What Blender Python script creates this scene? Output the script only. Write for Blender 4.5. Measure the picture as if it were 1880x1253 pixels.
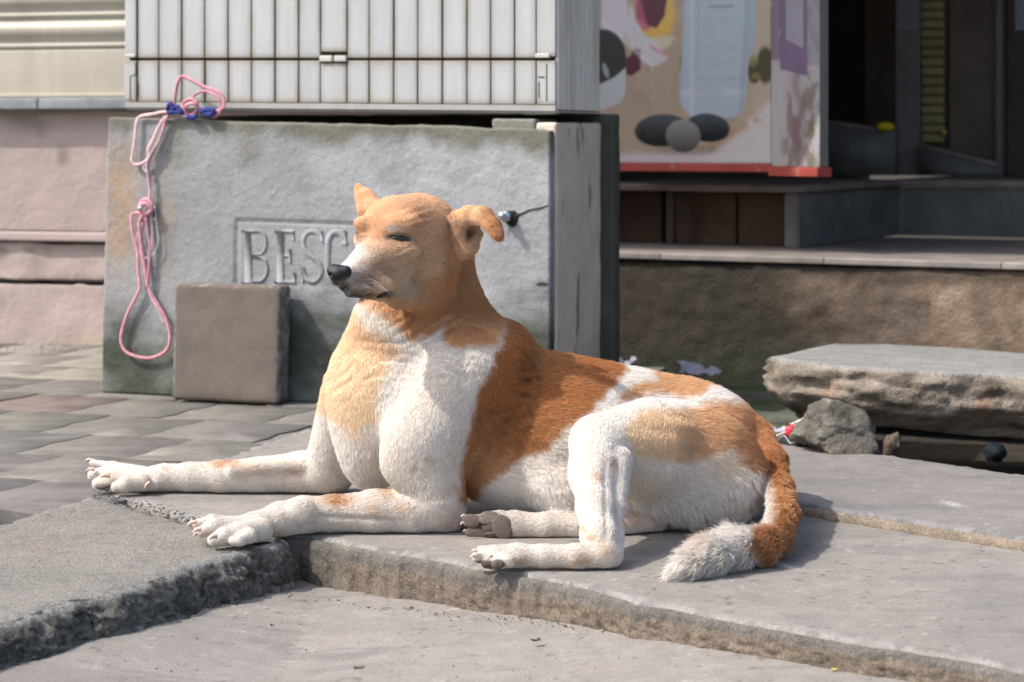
import bpy, math, random
import numpy as np
from mathutils import Vector
from mathutils.bvhtree import BVHTree

for _o in list(bpy.data.objects): bpy.data.objects.remove(_o, do_unlink=True)
scene = bpy.context.scene
C = scene.collection
R = math.radians

# ---------------------------------------------------------------- camera, light, exposure
H, F, HZ, CX = 0.63, 3917.0, 255.0, 940.0       # eye height, focal length in photo pixels, horizon row, centre column
cam_d = bpy.data.cameras.new('camera'); cam = bpy.data.objects.new('camera', cam_d); C.objects.link(cam)
cam.location = (0, 0, H); cam.rotation_euler = (R(90), 0, 0)
cam_d.sensor_width = 36; cam_d.lens = 36*F/1880; cam_d.shift_y = -(626.5-HZ)/1880
cam_d.clip_start = 0.05; cam_d.clip_end = 400
cam_d.dof.use_dof = True; cam_d.dof.focus_distance = 3.36; cam_d.dof.aperture_fstop = 7.0
scene.camera = cam
SUN_EL, SUN_AZ = 50.0, 15.0                       # light travels towards +X, a touch towards +Y
world = bpy.data.worlds.new('World'); scene.world = world; world.use_nodes = True
wn = world.node_tree.nodes; wl = world.node_tree.links
sky = wn.new('ShaderNodeTexSky'); sky.sky_type = 'NISHITA'; sky.sun_disc = False
sky.sun_elevation = R(SUN_EL); sky.sun_rotation = R(-90-SUN_AZ); sky.air_density = 1.0; sky.dust_density = 4.0; sky.ozone_density = 0.7
wl.new(sky.outputs[0], wn['Background'].inputs['Color']); wn['Background'].inputs['Strength'].default_value = 0.15
sl = bpy.data.lights.new('sun', 'SUN'); sl.energy = 2.6; sl.angle = R(0.6); sl.color = (1.0, 0.955, 0.88)
sun = bpy.data.objects.new('sun', sl); C.objects.link(sun)
L = Vector((math.cos(R(SUN_EL))*math.cos(R(SUN_AZ)), math.cos(R(SUN_EL))*math.sin(R(SUN_AZ)), -math.sin(R(SUN_EL))))
sun.rotation_euler = L.to_track_quat('-Z', 'Y').to_euler()
vs = scene.view_settings; vs.view_transform = 'Standard'; vs.look = 'None'; vs.gamma = 1.0; vs.use_curve_mapping = False
vs.exposure = 0.86
scene.cycles.max_bounces = 8; scene.cycles.diffuse_bounces = 4; scene.cycles.transparent_max_bounces = 6
scene.cycles_curves.shape = 'RIBBONS'
try: scene.cycles_curves.subdivisions = 2
except Exception: pass

# ---------------------------------------------------------------- helpers
def P(px, py, Y): return np.array([(px-CX)*Y/F, Y, H-(py-HZ)*Y/F])
def G(px, py, z=0.0):
    Y = (H-z)*F/(py-HZ); return np.array([(px-CX)*Y/F, Y, z])
def gxy(pts, z=0.0): return np.array([G(a, b, z)[:2] for a, b in pts])

def _hash(ix, iy, iz, seed):
    h = (ix.astype(np.int64)*374761393 + iy.astype(np.int64)*668265263 + iz.astype(np.int64)*2147483647 + seed*1274126177) & 0xffffffff
    h = ((h ^ (h >> 13))*1274126177) & 0xffffffff
    return ((h ^ (h >> 16)) & 0xffffff)/float(0xffffff)
def vnoise(p, seed=0):
    p = np.asarray(p, dtype=np.float64); i = np.floor(p).astype(np.int64); f = p-i; f = f*f*(3-2*f)
    out = 0
    for dx in (0, 1):
        wx = f[:, 0] if dx else 1-f[:, 0]
        for dy in (0, 1):
            wy = f[:, 1] if dy else 1-f[:, 1]
            for dz in (0, 1):
                wz = f[:, 2] if dz else 1-f[:, 2]
                out = out + wx*wy*wz*_hash(i[:, 0]+dx, i[:, 1]+dy, i[:, 2]+dz, seed)
    return out
def fbm(p, scale=1.0, oct=4, seed=0, gain=0.5):
    p = np.asarray(p)*scale; s = 0; a = 1; t = 0
    for k in range(oct):
        s = s+a*vnoise(p*(2.03**k)+k*17.3, seed+k); t += a; a *= gain
    return s/t*2-1                                 # about -1..1
def p3(xy, z=0.0): return np.column_stack([xy, np.full(len(xy), z)])
def sstep(a, b, x):
    t = np.clip((x-a)/(b-a), 0, 1); return t*t*(3-2*t)
def mixc(a, b, t): return a*(1-t[:, None])+np.asarray(b)*t[:, None]

def poly_sd(pts, poly):
    """signed distance (negative inside) of points to a closed polygon, numpy"""
    poly = np.asarray(poly, float); n = len(poly); x, y = pts[:, 0], pts[:, 1]
    d = np.full(len(pts), 1e18); ins = np.zeros(len(pts), bool)
    for i in range(n):
        a = poly[i]; b = poly[(i+1) % n]; e = b-a; wx, wy = x-a[0], y-a[1]
        t = np.clip((wx*e[0]+wy*e[1])/max(e@e, 1e-12), 0, 1)
        d = np.minimum(d, (wx-e[0]*t)**2+(wy-e[1]*t)**2)
        c = (a[1] > y) != (b[1] > y)
        with np.errstate(divide='ignore', invalid='ignore'):
            xi = (b[0]-a[0])*(y-a[1])/(b[1]-a[1])+a[0]
        ins ^= c & (x < xi)
    d = np.sqrt(d); d[ins] *= -1; return d

def tag(o, label=None, cat=None, group=None, kind=None):
    if label: o['label'] = label
    if cat: o['category'] = cat
    if group: o['group'] = group
    if kind: o['kind'] = kind
    return o
def link(o, parent=None):
    C.objects.link(o)
    if parent is not None: o.parent = parent
    return o
def empty(name, loc=(0, 0, 0)):
    o = bpy.data.objects.new(name, None); o.location = loc; o.empty_display_size = 0.05; C.objects.link(o)
    return o
def child(o, parent):
    """parent keeping the world place (parents here are only ever moved, never turned)"""
    o.parent = parent; o.location = Vector(o.location)-Vector(parent.location); return o

def mesh_np(name, V, Fq, mat, parent=None, col=None, smooth=True, tri=None, uvs=None):
    me = bpy.data.meshes.new(name)
    V = np.asarray(V, dtype=np.float32)
    Fq = np.asarray(Fq, dtype=np.int32).reshape(-1, 4) if Fq is not None and len(Fq) else np.zeros((0, 4), np.int32)
    T = np.asarray(tri, dtype=np.int32).reshape(-1, 3) if tri is not None else np.zeros((0, 3), np.int32)
    nl = Fq.size+T.size
    me.vertices.add(len(V)); me.vertices.foreach_set('co', V.ravel())
    me.loops.add(nl); me.loops.foreach_set('vertex_index', np.concatenate([Fq.ravel(), T.ravel()]).astype(np.int32))
    me.polygons.add(len(Fq)+len(T))
    ls = np.concatenate([np.arange(len(Fq))*4, Fq.size+np.arange(len(T))*3]).astype(np.int32)
    me.polygons.foreach_set('loop_start', ls)
    me.polygons.foreach_set('loop_total', np.concatenate([np.full(len(Fq), 4), np.full(len(T), 3)]).astype(np.int32))
    me.update(calc_edges=True); me.validate()
    if smooth: me.polygons.foreach_set('use_smooth', np.ones(len(me.polygons), bool))
    if col is not None:
        ca = me.color_attributes.new('Col', 'FLOAT_COLOR', 'POINT')
        c4 = np.ones((len(V), 4), np.float32); c4[:, :3] = np.clip(col, 0, 1); ca.data.foreach_set('color', c4.ravel())
    if mat: me.materials.append(mat)
    o = bpy.data.objects.new(name, me); C.objects.link(o)
    if parent is not None: child(o, parent)
    return o

# ---------------------------------------------------------------- materials
def nmat(name, base=None, rough=0.85, spec=0.3, var=0.15, vscale=8, speck=0.0, sscale=160, bumps=((40, 0.4, 0.004),), tint=None, metallic=0.0,
         streak=None, attr=False, coat=0.0, sheen=0.0, cracks=None):
    """procedural surface: base or Col attribute, broken up by noise in object space, with stacked bumps (scale, strength, metres)"""
    m = bpy.data.materials.new(name); m.use_nodes = True; n = m.node_tree.nodes; l = m.node_tree.links
    b = n['Principled BSDF']; b.inputs['Roughness'].default_value = rough; b.inputs['Specular IOR Level'].default_value = spec
    b.inputs['Metallic'].default_value = metallic; b.inputs['Coat Weight'].default_value = coat
    tc = n.new('ShaderNodeTexCoord')
    if attr:
        a = n.new('ShaderNodeAttribute'); a.attribute_name = 'Col'; c = a.outputs['Color']
    else:
        a = n.new('ShaderNodeRGB'); a.outputs[0].default_value = (*base, 1); c = a.outputs[0]
    def noise(scale, detail=6, rough_=0.6, vec=None):
        t = n.new('ShaderNodeTexNoise'); t.inputs['Scale'].default_value = scale; t.inputs['Detail'].default_value = detail
        t.inputs['Roughness'].default_value = rough_; l.new(vec or tc.outputs['Object'], t.inputs['Vector']); return t.outputs['Fac']
    def mul(c, fac, lo, hi, f0=0.3, f1=0.7):
        r = n.new('ShaderNodeMapRange'); r.inputs[1].default_value = f0; r.inputs[2].default_value = f1
        r.inputs[3].default_value = lo; r.inputs[4].default_value = hi; l.new(fac, r.inputs[0])
        x = n.new('ShaderNodeVectorMath'); x.operation = 'SCALE'; l.new(c, x.inputs[0]); l.new(r.outputs[0], x.inputs['Scale']); return x.outputs[0]
    if var: c = mul(c, noise(vscale, 8, 0.65), 1-var, 1+var)
    if streak:
        mp = n.new('ShaderNodeMapping'); mp.inputs['Scale'].default_value = streak[0]; l.new(tc.outputs['Object'], mp.inputs['Vector'])
        c = mul(c, noise(1.0, 6, 0.7, mp.outputs[0]), 1-streak[1], 1+streak[1]*0.6)
    if speck: c = mul(c, noise(sscale, 3, 0.8), 1-speck, 1+speck, 0.36, 0.64)
    if tint:                                       # a second colour in blotches: (colour, scale, lo, hi, amount)
        r = n.new('ShaderNodeMapRange'); r.inputs[1].default_value = tint[2]; r.inputs[2].default_value = tint[3]; r.inputs[4].default_value = tint[4]
        l.new(noise(tint[1], 7, 0.7), r.inputs[0]); x = n.new('ShaderNodeMix'); x.data_type = 'RGBA'
        l.new(r.outputs[0], x.inputs[0]); l.new(c, x.inputs[6]); x.inputs[7].default_value = (*tint[0], 1); c = x.outputs[2]
    if cracks:
        v = n.new('ShaderNodeTexVoronoi'); v.feature = 'DISTANCE_TO_EDGE'; v.inputs['Scale'].default_value = cracks[0]
        nz = n.new('ShaderNodeTexNoise'); nz.inputs['Scale'].default_value = cracks[0]*2; l.new(tc.outputs['Object'], nz.inputs['Vector'])
        ad = n.new('ShaderNodeVectorMath'); ad.operation = 'ADD'; sc_ = n.new('ShaderNodeVectorMath'); sc_.operation = 'SCALE'; sc_.inputs['Scale'].default_value = 0.25
        l.new(nz.outputs['Color'], sc_.inputs[0]); l.new(sc_.outputs[0], ad.inputs[0]); l.new(tc.outputs['Object'], ad.inputs[1]); l.new(ad.outputs[0], v.inputs['Vector'])
        c = mul(c, v.outputs[0], cracks[1], 1.0, 0.0, cracks[2])
    l.new(c, b.inputs['Base Color'])
    prev = None
    for (sc, st, dist) in bumps:
        bp = n.new('ShaderNodeBump'); bp.inputs['Strength'].default_value = st; bp.inputs['Distance'].default_value = dist
        l.new(noise(sc, 5, 0.65), bp.inputs['Height'])
        if prev: l.new(prev, bp.inputs['Normal'])
        prev = bp.outputs[0]
    if prev: l.new(prev, b.inputs['Normal'])
    if sheen: b.inputs['Sheen Weight'].default_value = sheen
    return m

# ---------------------------------------------------------------- mesh builders
class Frame:
    """a facade frame: u runs to the right along the wall, v away from the camera"""
    def __init__(s, ox, oy, deg):
        s.o = np.array([ox, oy]); s.u = np.array([math.cos(R(deg)), math.sin(R(deg))]); s.v = np.array([-s.u[1], s.u[0]])
    def pt(s, u, v, z): q = s.o+s.u*u+s.v*v; return np.array([q[0], q[1], z])
    def arr(s, A):
        A = np.asarray(A); xy = s.o[None]+A[:, :1]*s.u[None]+A[:, 1:2]*s.v[None]; return np.column_stack([xy, A[:, 2]])
    def u_at(s, px, v=0.0):
        k = (px-CX)/F; o = s.o+s.v*v; return (k*o[1]-o[0])/(s.u[0]-k*s.u[1])
    def z_at(s, px, py, v=0.0):
        q = s.o+s.v*v+s.u*s.u_at(px, v); return H-(py-HZ)*q[1]/F
    def uz(s, px, py, v=0.0): return s.u_at(px, v), s.z_at(px, py, v)

def grid_faces(nu, nv, off=0):
    i = np.arange(nu*nv).reshape(nu, nv)+off
    return np.stack([i[:-1, :-1], i[1:, :-1], i[1:, 1:], i[:-1, 1:]], -1).reshape(-1, 4)
def rbox_geo(lo, hi, r, res):
    """rounded box as six welded-looking grids; returns points, outward directions, quads"""
    lo = np.array(lo, float); hi = np.array(hi, float); r = min(r, float((hi-lo).min())*0.499); V = []; Q = []; off = 0
    for ax in range(3):
        a, b = (ax+1) % 3, (ax+2) % 3
        def ticks(k):
            n = max(1, int(math.ceil((hi[k]-lo[k]-2*r)/res))); core = np.linspace(lo[k]+r, hi[k]-r, n+1)
            m = 3 if r > 1e-5 else 0
            e = r*(1-np.tan(np.linspace(1, 0, m+1)[:-1]*math.pi/4)) if m else np.zeros(0)
            return np.concatenate([lo[k]+e, core, (hi[k]-e)[::-1]])
        A, B = np.meshgrid(ticks(a), ticks(b), indexing='ij')
        for s in (0, 1):
            p = np.zeros((A.size, 3)); p[:, a] = A.ravel(); p[:, b] = B.ravel(); p[:, ax] = hi[ax] if s else lo[ax]
            f = grid_faces(*A.shape, off)
            Q.append(f if s else f[:, ::-1]); V.append(p); off += len(p)
    V = np.concatenate(V); Q = np.concatenate(Q)
    c = np.clip(V, lo+r, hi-r); d = V-c; nrm = np.linalg.norm(d, axis=1, keepdims=True)
    if r > 1e-5: N = d/np.maximum(nrm, 1e-9); V = c+N*r
    else: N = np.zeros_like(V)
    key = np.round(V*1e5).astype(np.int64); _, idx, inv = np.unique(key, axis=0, return_index=True, return_inverse=True)
    inv = inv.ravel()
    return V[idx], N[idx], inv[Q]
def rbox(name, lo, hi, mat, frame=None, r=0.004, res=0.1, disp=None, colf=None, parent=None, tilt=None, smooth=True):
    """disp(P, N) -> offset array; colf(P local) -> rgb; tilt(P) -> P, all in frame coordinates"""
    V, N, Q = rbox_geo(lo, hi, r, res)
    col = colf(V) if colf else None
    if disp is not None: V = V+disp(V, N)
    if tilt is not None: V = tilt(V)
    if frame is not None: V = frame.arr(V)
    o = V.mean(0)*0; return mesh_np(name, V, Q, mat, parent, col, smooth)
def tube(name, pts, rad, mat, parent=None, seg=8, col=None, sub=6, flat=1.0):
    """smooth tube through points (Catmull-Rom), rad a number or one per point"""
    pts = np.array(pts, float); n = len(pts); rad = np.full(n, rad) if np.isscalar(rad) else np.array(rad, float)
    ext = np.vstack([2*pts[0]-pts[1], pts, 2*pts[-1]-pts[-2]]); out = []; rr = []
    for i in range(n-1):
        p0, p1, p2, p3_ = ext[i:i+4]
        for k in range(sub):
            t = k/sub; out.append(0.5*((2*p1)+(-p0+p2)*t+(2*p0-5*p1+4*p2-p3_)*t*t+(-p0+3*p1-3*p2+p3_)*t**3)); rr.append(rad[i]*(1-t)+rad[i+1]*t)
    out.append(pts[-1]); rr.append(rad[-1]); out = np.array(out); rr = np.array(rr)
    T = np.gradient(out, axis=0); T /= np.linalg.norm(T, axis=1, keepdims=True)+1e-12
    up = np.array([0.13, 0.2, 1.0]) if abs(T[0, 2]) < 0.9 else np.array([0.2, 1.0, 0.1]); V = []
    a = up-T[0]*(up@T[0]); a /= np.linalg.norm(a)
    for i in range(len(out)):
        a = a-T[i]*(a@T[i]); a /= np.linalg.norm(a)+1e-12; b = np.cross(T[i], a)
        for k in range(seg):
            w = 2*math.pi*k/seg; V.append(out[i]+rr[i]*(math.cos(w)*a+flat*math.sin(w)*b))
    Q = []
    for i in range(len(out)-1):
        for k in range(seg): Q.append((i*seg+k, i*seg+(k+1) % seg, (i+1)*seg+(k+1) % seg, (i+1)*seg+k))
    V.append(out[0]); V.append(out[-1]); c0, c1 = len(V)-2, len(V)-1; e = (len(out)-1)*seg
    T3 = [(c0, (k+1) % seg, k) for k in range(seg)]+[(c1, e+k, e+(k+1) % seg) for k in range(seg)]
    return mesh_np(name, V, Q, mat, parent, col, True, tri=T3)
def ico(name, c, r3, mat, parent=None, n=2, noise=0, seed=0, axes=None, colf=None, nscale=1.5, facet=0, smooth=True):
    import bmesh
    bm = bmesh.new(); bmesh.ops.create_icosphere(bm, subdivisions=n, radius=1); V = np.array([v.co[:] for v in bm.verts]); T = [[v.index for v in f.verts] for f in bm.faces]; bm.free()
    D = V.copy()
    if facet:
        rg = np.random.RandomState(seed+5); k = rg.normal(size=(facet, 3)); k /= np.linalg.norm(k, axis=1, keepdims=True); h = rg.uniform(0.62, 0.95, facet)
        m = (D@k.T)/h[None]; V = V/np.maximum(m.max(1), 0.9)[:, None]
    if noise: V = V*(1+noise*fbm(D, nscale, 5, seed))[:, None]
    V = V*np.array(r3)
    if axes is not None: V = V@np.array(axes)
    V = V+np.array(c)
    return mesh_np(name, V, None, mat, parent, colf(V) if colf else None, smooth, tri=T)

def surface_nets(Fv, org, h):
    S = Fv < 0; nx, ny, nz = Fv.shape
    cs = [(a, b, c) for a in (0, 1) for b in (0, 1) for c in (0, 1)]
    cnt = np.zeros((nx-1, ny-1, nz-1), np.uint8)
    for a, b, c in cs: cnt += S[a:nx-1+a, b:ny-1+b, c:nz-1+c]
    act = (cnt > 0) & (cnt < 8); ijk = np.argwhere(act); del cnt
    ids = -np.ones(act.shape, np.int32); ids[act] = np.arange(len(ijk))
    acc = np.zeros((len(ijk), 3)); k = np.zeros(len(ijk))
    for ax in range(3):
        for p in (0, 1):
            for q in (0, 1):
                o0 = [0, 0, 0]; o0[(ax+1) % 3] = p; o0[(ax+2) % 3] = q; o1 = list(o0); o1[ax] = 1
                f0 = Fv[ijk[:, 0]+o0[0], ijk[:, 1]+o0[1], ijk[:, 2]+o0[2]]; f1 = Fv[ijk[:, 0]+o1[0], ijk[:, 1]+o1[1], ijk[:, 2]+o1[2]]
                m = (f0 < 0) != (f1 < 0); t = np.where(m, f0/np.where(m, f0-f1, 1), 0)
                pos = np.tile(np.array(o0, float), (len(ijk), 1)); pos[:, ax] = t
                acc[m] += pos[m]; k[m] += 1
    V = org+h*(ijk+acc/k[:, None]); Q = []
    for ax in range(3):
        b, c = (ax+1) % 3, (ax+2) % 3
        sl0 = [slice(1, -1)]*3; sl1 = [slice(1, -1)]*3; sl0[ax] = slice(0, -1); sl1[ax] = slice(1, None)
        A = S[tuple(sl0)]; B = S[tuple(sl1)]; e = np.argwhere(A != B)
        inside0 = A[e[:, 0], e[:, 1], e[:, 2]]
        base = e.copy(); base[:, b] += 1; base[:, c] += 1
        def cell(db, dc):
            x = base.copy(); x[:, b] -= db; x[:, c] -= dc; return ids[x[:, 0], x[:, 1], x[:, 2]]
        q = np.stack([cell(1, 1), cell(0, 1), cell(0, 0), cell(1, 0)], 1)
        q[~inside0] = q[~inside0][:, ::-1]; Q.append(q)
    return V, np.concatenate(Q)
# ================================================================ GROUND
m_slab = nmat('slab concrete', rough=0.85, spec=0.22, var=0.13, vscale=22, speck=0.20, sscale=330, streak=((3, 12, 10), 0.05), tint=((.10, .098, .095), 75, .66, .74, .55), bumps=((14, 0.2, 0.008), (110, 0.5, 0.0022), (420, 0.6, 0.0010)), attr=True)
m_rough = nmat('rough aggregate', rough=0.95, spec=0.2, var=0.12, vscale=6, speck=0.42, sscale=300, bumps=((30, 0.5, 0.01), (160, 0.9, 0.004), (500, 0.7, 0.0015)), attr=True)
m_soil = nmat('dark soil', base=(.055, .047, .038), rough=1, spec=0.1, var=0.4, vscale=12, bumps=((25, 1, 0.02), (150, 1, 0.006)))
g = mesh_np('ground', [(-60, -20, -0.16), (60, -20, -0.16), (60, 120, -0.16), (-60, 120, -0.16)], [(0, 1, 2, 3)], m_soil, smooth=False); tag(g, kind='structure')

def height_slab(name, poly, ztf, zb, w, res, mat, colf, en=0.006, es=18, tn=0.002, rough_edge=1.0, x0=None):
    poly = np.array(poly); lo = poly.min(0)-0.03; hi = poly.max(0)+0.03
    if x0: lo = np.maximum(lo, x0[:2]); hi = np.minimum(hi, x0[2:])
    nx, ny = np.ceil((hi-lo)/res).astype(int)+1; X, Y = np.meshgrid(lo[0]+np.arange(nx)*res, lo[1]+np.arange(ny)*res, indexing='ij'); q = np.column_stack([X.ravel(), Y.ravel()])
    sd = poly_sd(q, poly)+en*fbm(p3(q), es, 4, 5)+en*0.5*fbm(p3(q), es*5, 3, 9)
    zt = ztf(q)+tn*fbm(p3(q), 4, 4, 2)
    t = sstep(-w, 0.0, sd); rr = fbm(p3(q), 55, 4, 77); z = zt*(1-t)+zb*t
    z = z-rough_edge*0.010*sstep(-2.6*w, -0.3*w, sd)*np.clip(0.35+rr, 0, 1)
    V = np.column_stack([q, z]); Q = grid_faces(nx, ny); inn = (sd < 0.004); kf = inn[Q].any(1); Q = Q[kf]; used = np.unique(Q); mp = -np.ones(len(V), int); mp[used] = np.arange(len(used))
    V = V[used]; sd = sd[used]; N = None
    return mesh_np(name, V, mp[Q], mat, None, colf(V, sd))


def edge_ribbon(name, line, ztop, zbf, mat, colf, parent, out=0.006, slope=0.0, amp=0.006, seed=0, res=0.004, K=12, en=0.0, es=18):
    """rough broken face hung along an open edge line (world xy), bulging outwards"""
    line = np.array(line); pts = []
    for a, b in zip(line[:-1], line[1:]):
        m = max(1, int(np.linalg.norm(b-a)/res)); pts += [a+(b-a)*k/m for k in range(m)]
    pts = np.array(pts+[line[-1]]); t = np.gradient(pts, axis=0); t /= np.linalg.norm(t, axis=1, keepdims=True); n = np.column_stack([t[:, 1], -t[:, 0]])
    off0 = -(en*fbm(p3(pts), es, 4, 5)+en*0.5*fbm(p3(pts), es*5, 3, 9)); V = []
    zb = zbf(pts)
    for k in range(K+1):
        s = k/K; z = ztop*(1-s)+zb*s if k else np.full(len(pts), ztop)
        if np.isscalar(z): z = np.full(len(pts), z)
        p = np.column_stack([pts, z]); f = fbm(p, 28, 4, seed)+0.7*fbm(p*np.array([1, 1, 2]), 90, 4, seed+1)+0.4*fbm(p, 220, 2, seed+2)
        o = off0+(-0.006 if k == 0 else 0.0)+out*math.sin(min(1, s*2.2)*math.pi/2)+slope*s+amp*f*min(1, s*3)
        V.append(np.column_stack([pts+n*o[:, None], z+(0.0 if k == 0 else 1)*0.3*amp*fbm(p, 60, 3, seed+4)]))
    V = np.vstack(V); N_ = len(pts); return mesh_np(name, V, grid_faces(K+1, N_), mat, parent, colf(V), True)

def dz(q):                                        # the lower slab sinks towards the broken corner
    return np.interp(q[:, 0], [-1.2, -0.72, -0.50, -0.30, 0.05, 0.26, 0.45, 0.8], [-0.042, -0.044, -0.052, -0.074, -0.056, -0.041, -0.037, -0.036])
def col_d(V, sd):
    c = np.tile([.222, .208, .192], (len(V), 1)); f = fbm(V, 3.2, 4, 60); c = c*(1+0.10*f+.07*fbm(V, 45, 3, 72))[:, None]; c = mixc(c, [.09, .085, .08], .75*sstep(.50, .60, fbm(V, 75, 2, 73))); c = mixc(c, [.36, .34, .31], .6*sstep(.52, .62, fbm(V, 95, 2, 74))); c = mixc(c, [.28, .25, .22], 0.35*sstep(0.1, 0.5, fbm(V, 7, 4, 63)))
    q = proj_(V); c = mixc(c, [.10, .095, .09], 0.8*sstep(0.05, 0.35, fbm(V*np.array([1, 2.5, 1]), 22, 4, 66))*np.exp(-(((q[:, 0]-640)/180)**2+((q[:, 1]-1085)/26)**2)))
    c = mixc(c, [.155, .15, .147], 0.55*sstep(0.15, 0.5, fbm(V*np.array([1, 3.5, 1]), 9, 4, 68)))
    c = mixc(c, [.17, .16, .15], 0.8*np.exp(-((q[:, 1]-(1192+0.155*(q[:, 0])+9*fbm(V, 12, 3, 70)))/2.2)**2)*(q[:, 0] < 380)*(0.3+0.7*(fbm(V, 20, 2, 71) > -0.1)))
    m = sstep(3, 12, q[:, 1]-(1194+0.155*q[:, 0]))*(q[:, 0] < 420); c = mixc(c, [.185, .168, .16], 0.7*m)
    return c
def proj_(V): return np.column_stack([CX+V[:, 0]*F/V[:, 1], HZ+(H-V[:, 2])*F/V[:, 1]])
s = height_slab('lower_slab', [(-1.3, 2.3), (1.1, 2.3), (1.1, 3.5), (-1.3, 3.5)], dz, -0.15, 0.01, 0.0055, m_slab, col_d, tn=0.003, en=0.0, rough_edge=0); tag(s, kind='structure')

A_front = [(175, 905), (270, 930), (370, 957), (450, 972), (528, 985), (552, 984), (620, 998), (700, 1012), (760, 1020), (860, 1040), (930, 1052), (1000, 1063), (1075, 1080), (1150, 1100), (1168, 1107), (1230, 1117), (1300, 1131), (1450, 1160), (1520, 1172), (1600, 1184), (1740, 1206), (1880, 1236), (2300, 1330)]
A_back = [(2300, 1077), (1880, 1004), (1720, 975), (1600, 956), (1480, 937), (1300, 905), (900, 850), (640, 790), (560, 786), (470, 815), (405, 838), (300, 860), (235, 880)]
def col_a(V, sd):
    c = np.tile([.222, .207, .192], (len(V), 1)); f = fbm(V, 3.0, 4, 80); c *= (1+0.13*f+.07*fbm(V, 45, 3, 75))[:, None]; c = mixc(c, [.09, .085, .08], .75*sstep(.52, .62, fbm(V, 85, 2, 76))); c = mixc(c, [.36, .34, .31], .6*sstep(.52, .62, fbm(V, 105, 2, 77)))
    c = mixc(c, [.160, .155, .152], 0.6*sstep(0.0, 0.45, fbm(V*np.array([1.0, 3.0, 1]), 5, 4, 82))); c = mixc(c, [.27, .245, .222], 0.4*sstep(0.15, 0.5, fbm(V, 6, 3, 85)))
    e = sstep(-0.040, -0.012, sd+0.012*fbm(V, 30, 3, 86))*(V[:, 2] > -0.014); c = mixc(c, [.26, .26, .258], 0.45*e*(fbm(V, 40, 3, 87) > -0.2)); c = mixc(c, [.10, .103, .107], 0.5*e*(fbm(V, 55, 3, 88) > 0.12))
    low = sstep(-0.012, -0.034, V[:, 2]); c = mixc(c, [.24, .185, .135], low); c = mixc(c, [.14, .13, .12], 0.7*sstep(-0.010, -0.016, V[:, 2])*(1-sstep(-0.022, -0.040, V[:, 2])))
    c = mixc(c, [.13, .10, .075], 0.6*low*sstep(0.1, 0.4, fbm(V, 60, 3, 90)))
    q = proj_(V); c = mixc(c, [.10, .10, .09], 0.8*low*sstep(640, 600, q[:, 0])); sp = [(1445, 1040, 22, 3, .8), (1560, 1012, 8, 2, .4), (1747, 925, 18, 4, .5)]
    for a, b, rx, ry, w in sp: c = mixc(c, [.68, .66, .64], w*np.exp(-(((q[:, 0]-a)/rx)**2+((q[:, 1]-b-0.25*(q[:, 0]-a))/ry)**2))*(0.5+0.5*(fbm(V, 200, 2, 91) > 0)))
    c = mixc(c, [.14, .137, .137], 0.5*np.exp(-(((q[:, 0]-1820)/70)**2+((q[:, 1]-1095)/55)**2)))
    return c
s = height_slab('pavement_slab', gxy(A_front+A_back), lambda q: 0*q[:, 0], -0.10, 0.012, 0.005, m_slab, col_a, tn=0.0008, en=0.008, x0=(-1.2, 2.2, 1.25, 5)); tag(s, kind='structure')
m_face = nmat('slab broken face', rough=0.95, spec=0.15, var=0.2, vscale=20, speck=0.30, sscale=260, bumps=((60, 0.6, 0.006), (200, 0.8, 0.003), (600, 0.6, 0.001)), attr=True)
def col_face(V):
    c = np.tile([.165, .135, .108], (len(V), 1))*(1+0.30*fbm(V, 30, 4, 92))[:, None]; q = proj_(V); zb_ = dz(V[:, :2]); h = (V[:, 2]-zb_)/np.maximum(-zb_, .01)
    c = mixc(c, [.115, .112, .106], 0.85*sstep(0.50, 0.70, h+0.15*fbm(V, 25, 3, 93))*sstep(1.02, 0.9, h)); c = mixc(c, [.31, .30, .29], 0.7*sstep(0.93, 1.0, h)); c = mixc(c, [.06, .045, .033], 0.7*sstep(0.15, 0.4, fbm(V*np.array([1, 1, 2.2]), 48, 4, 95))*sstep(0.6, 0.3, h))
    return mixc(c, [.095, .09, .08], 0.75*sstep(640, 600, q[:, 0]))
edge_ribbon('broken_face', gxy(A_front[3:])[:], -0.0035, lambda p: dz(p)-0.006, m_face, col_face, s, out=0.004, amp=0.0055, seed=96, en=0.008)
B_poly = [(600, 775), (900, 843), (1300, 899), (1480, 929), (1600, 948), (1720, 967), (1880, 991), (2300, 1062), (2300, 908), (1880, 869), (1650, 836), (1430, 812), (1100, 772), (800, 752)]
s = height_slab('pavement_slab', gxy(B_poly, 0.018), lambda q: 0*q[:, 0]+0.018, -0.10, 0.012, 0.007, m_slab, lambda V, sd: col_a(V-np.array([0, 0, .0]), sd)*np.array([.84, .85, .88]), tn=0.002, en=0.004, x0=(-1.2, 2.2, 1.6, 6)); tag(s, kind='structure')
edge_ribbon('broken_face', gxy(B_poly[2:10], 0.018), 0.0145, lambda p: 0*p[:, 0]-0.02, m_face, lambda V: np.tile([.20, .165, .13], (len(V), 1))*(1+.3*fbm(V, 30, 4, 97))[:, None], s, out=0.003, amp=0.003, seed=98, K=6, en=0.004)
C_poly = gxy([(-500, 1045), (0, 958), (120, 923), (172, 906), (270, 934), (368, 960), (450, 975), (526, 990)])
C_low = gxy([(528, 996), (502, 1003), (452, 1016), (402, 1032), (347, 1044), (300, 1066), (210, 1096), (150, 1105), (60, 1135), (0, 1153), (-500, 1290)], 0)
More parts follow.
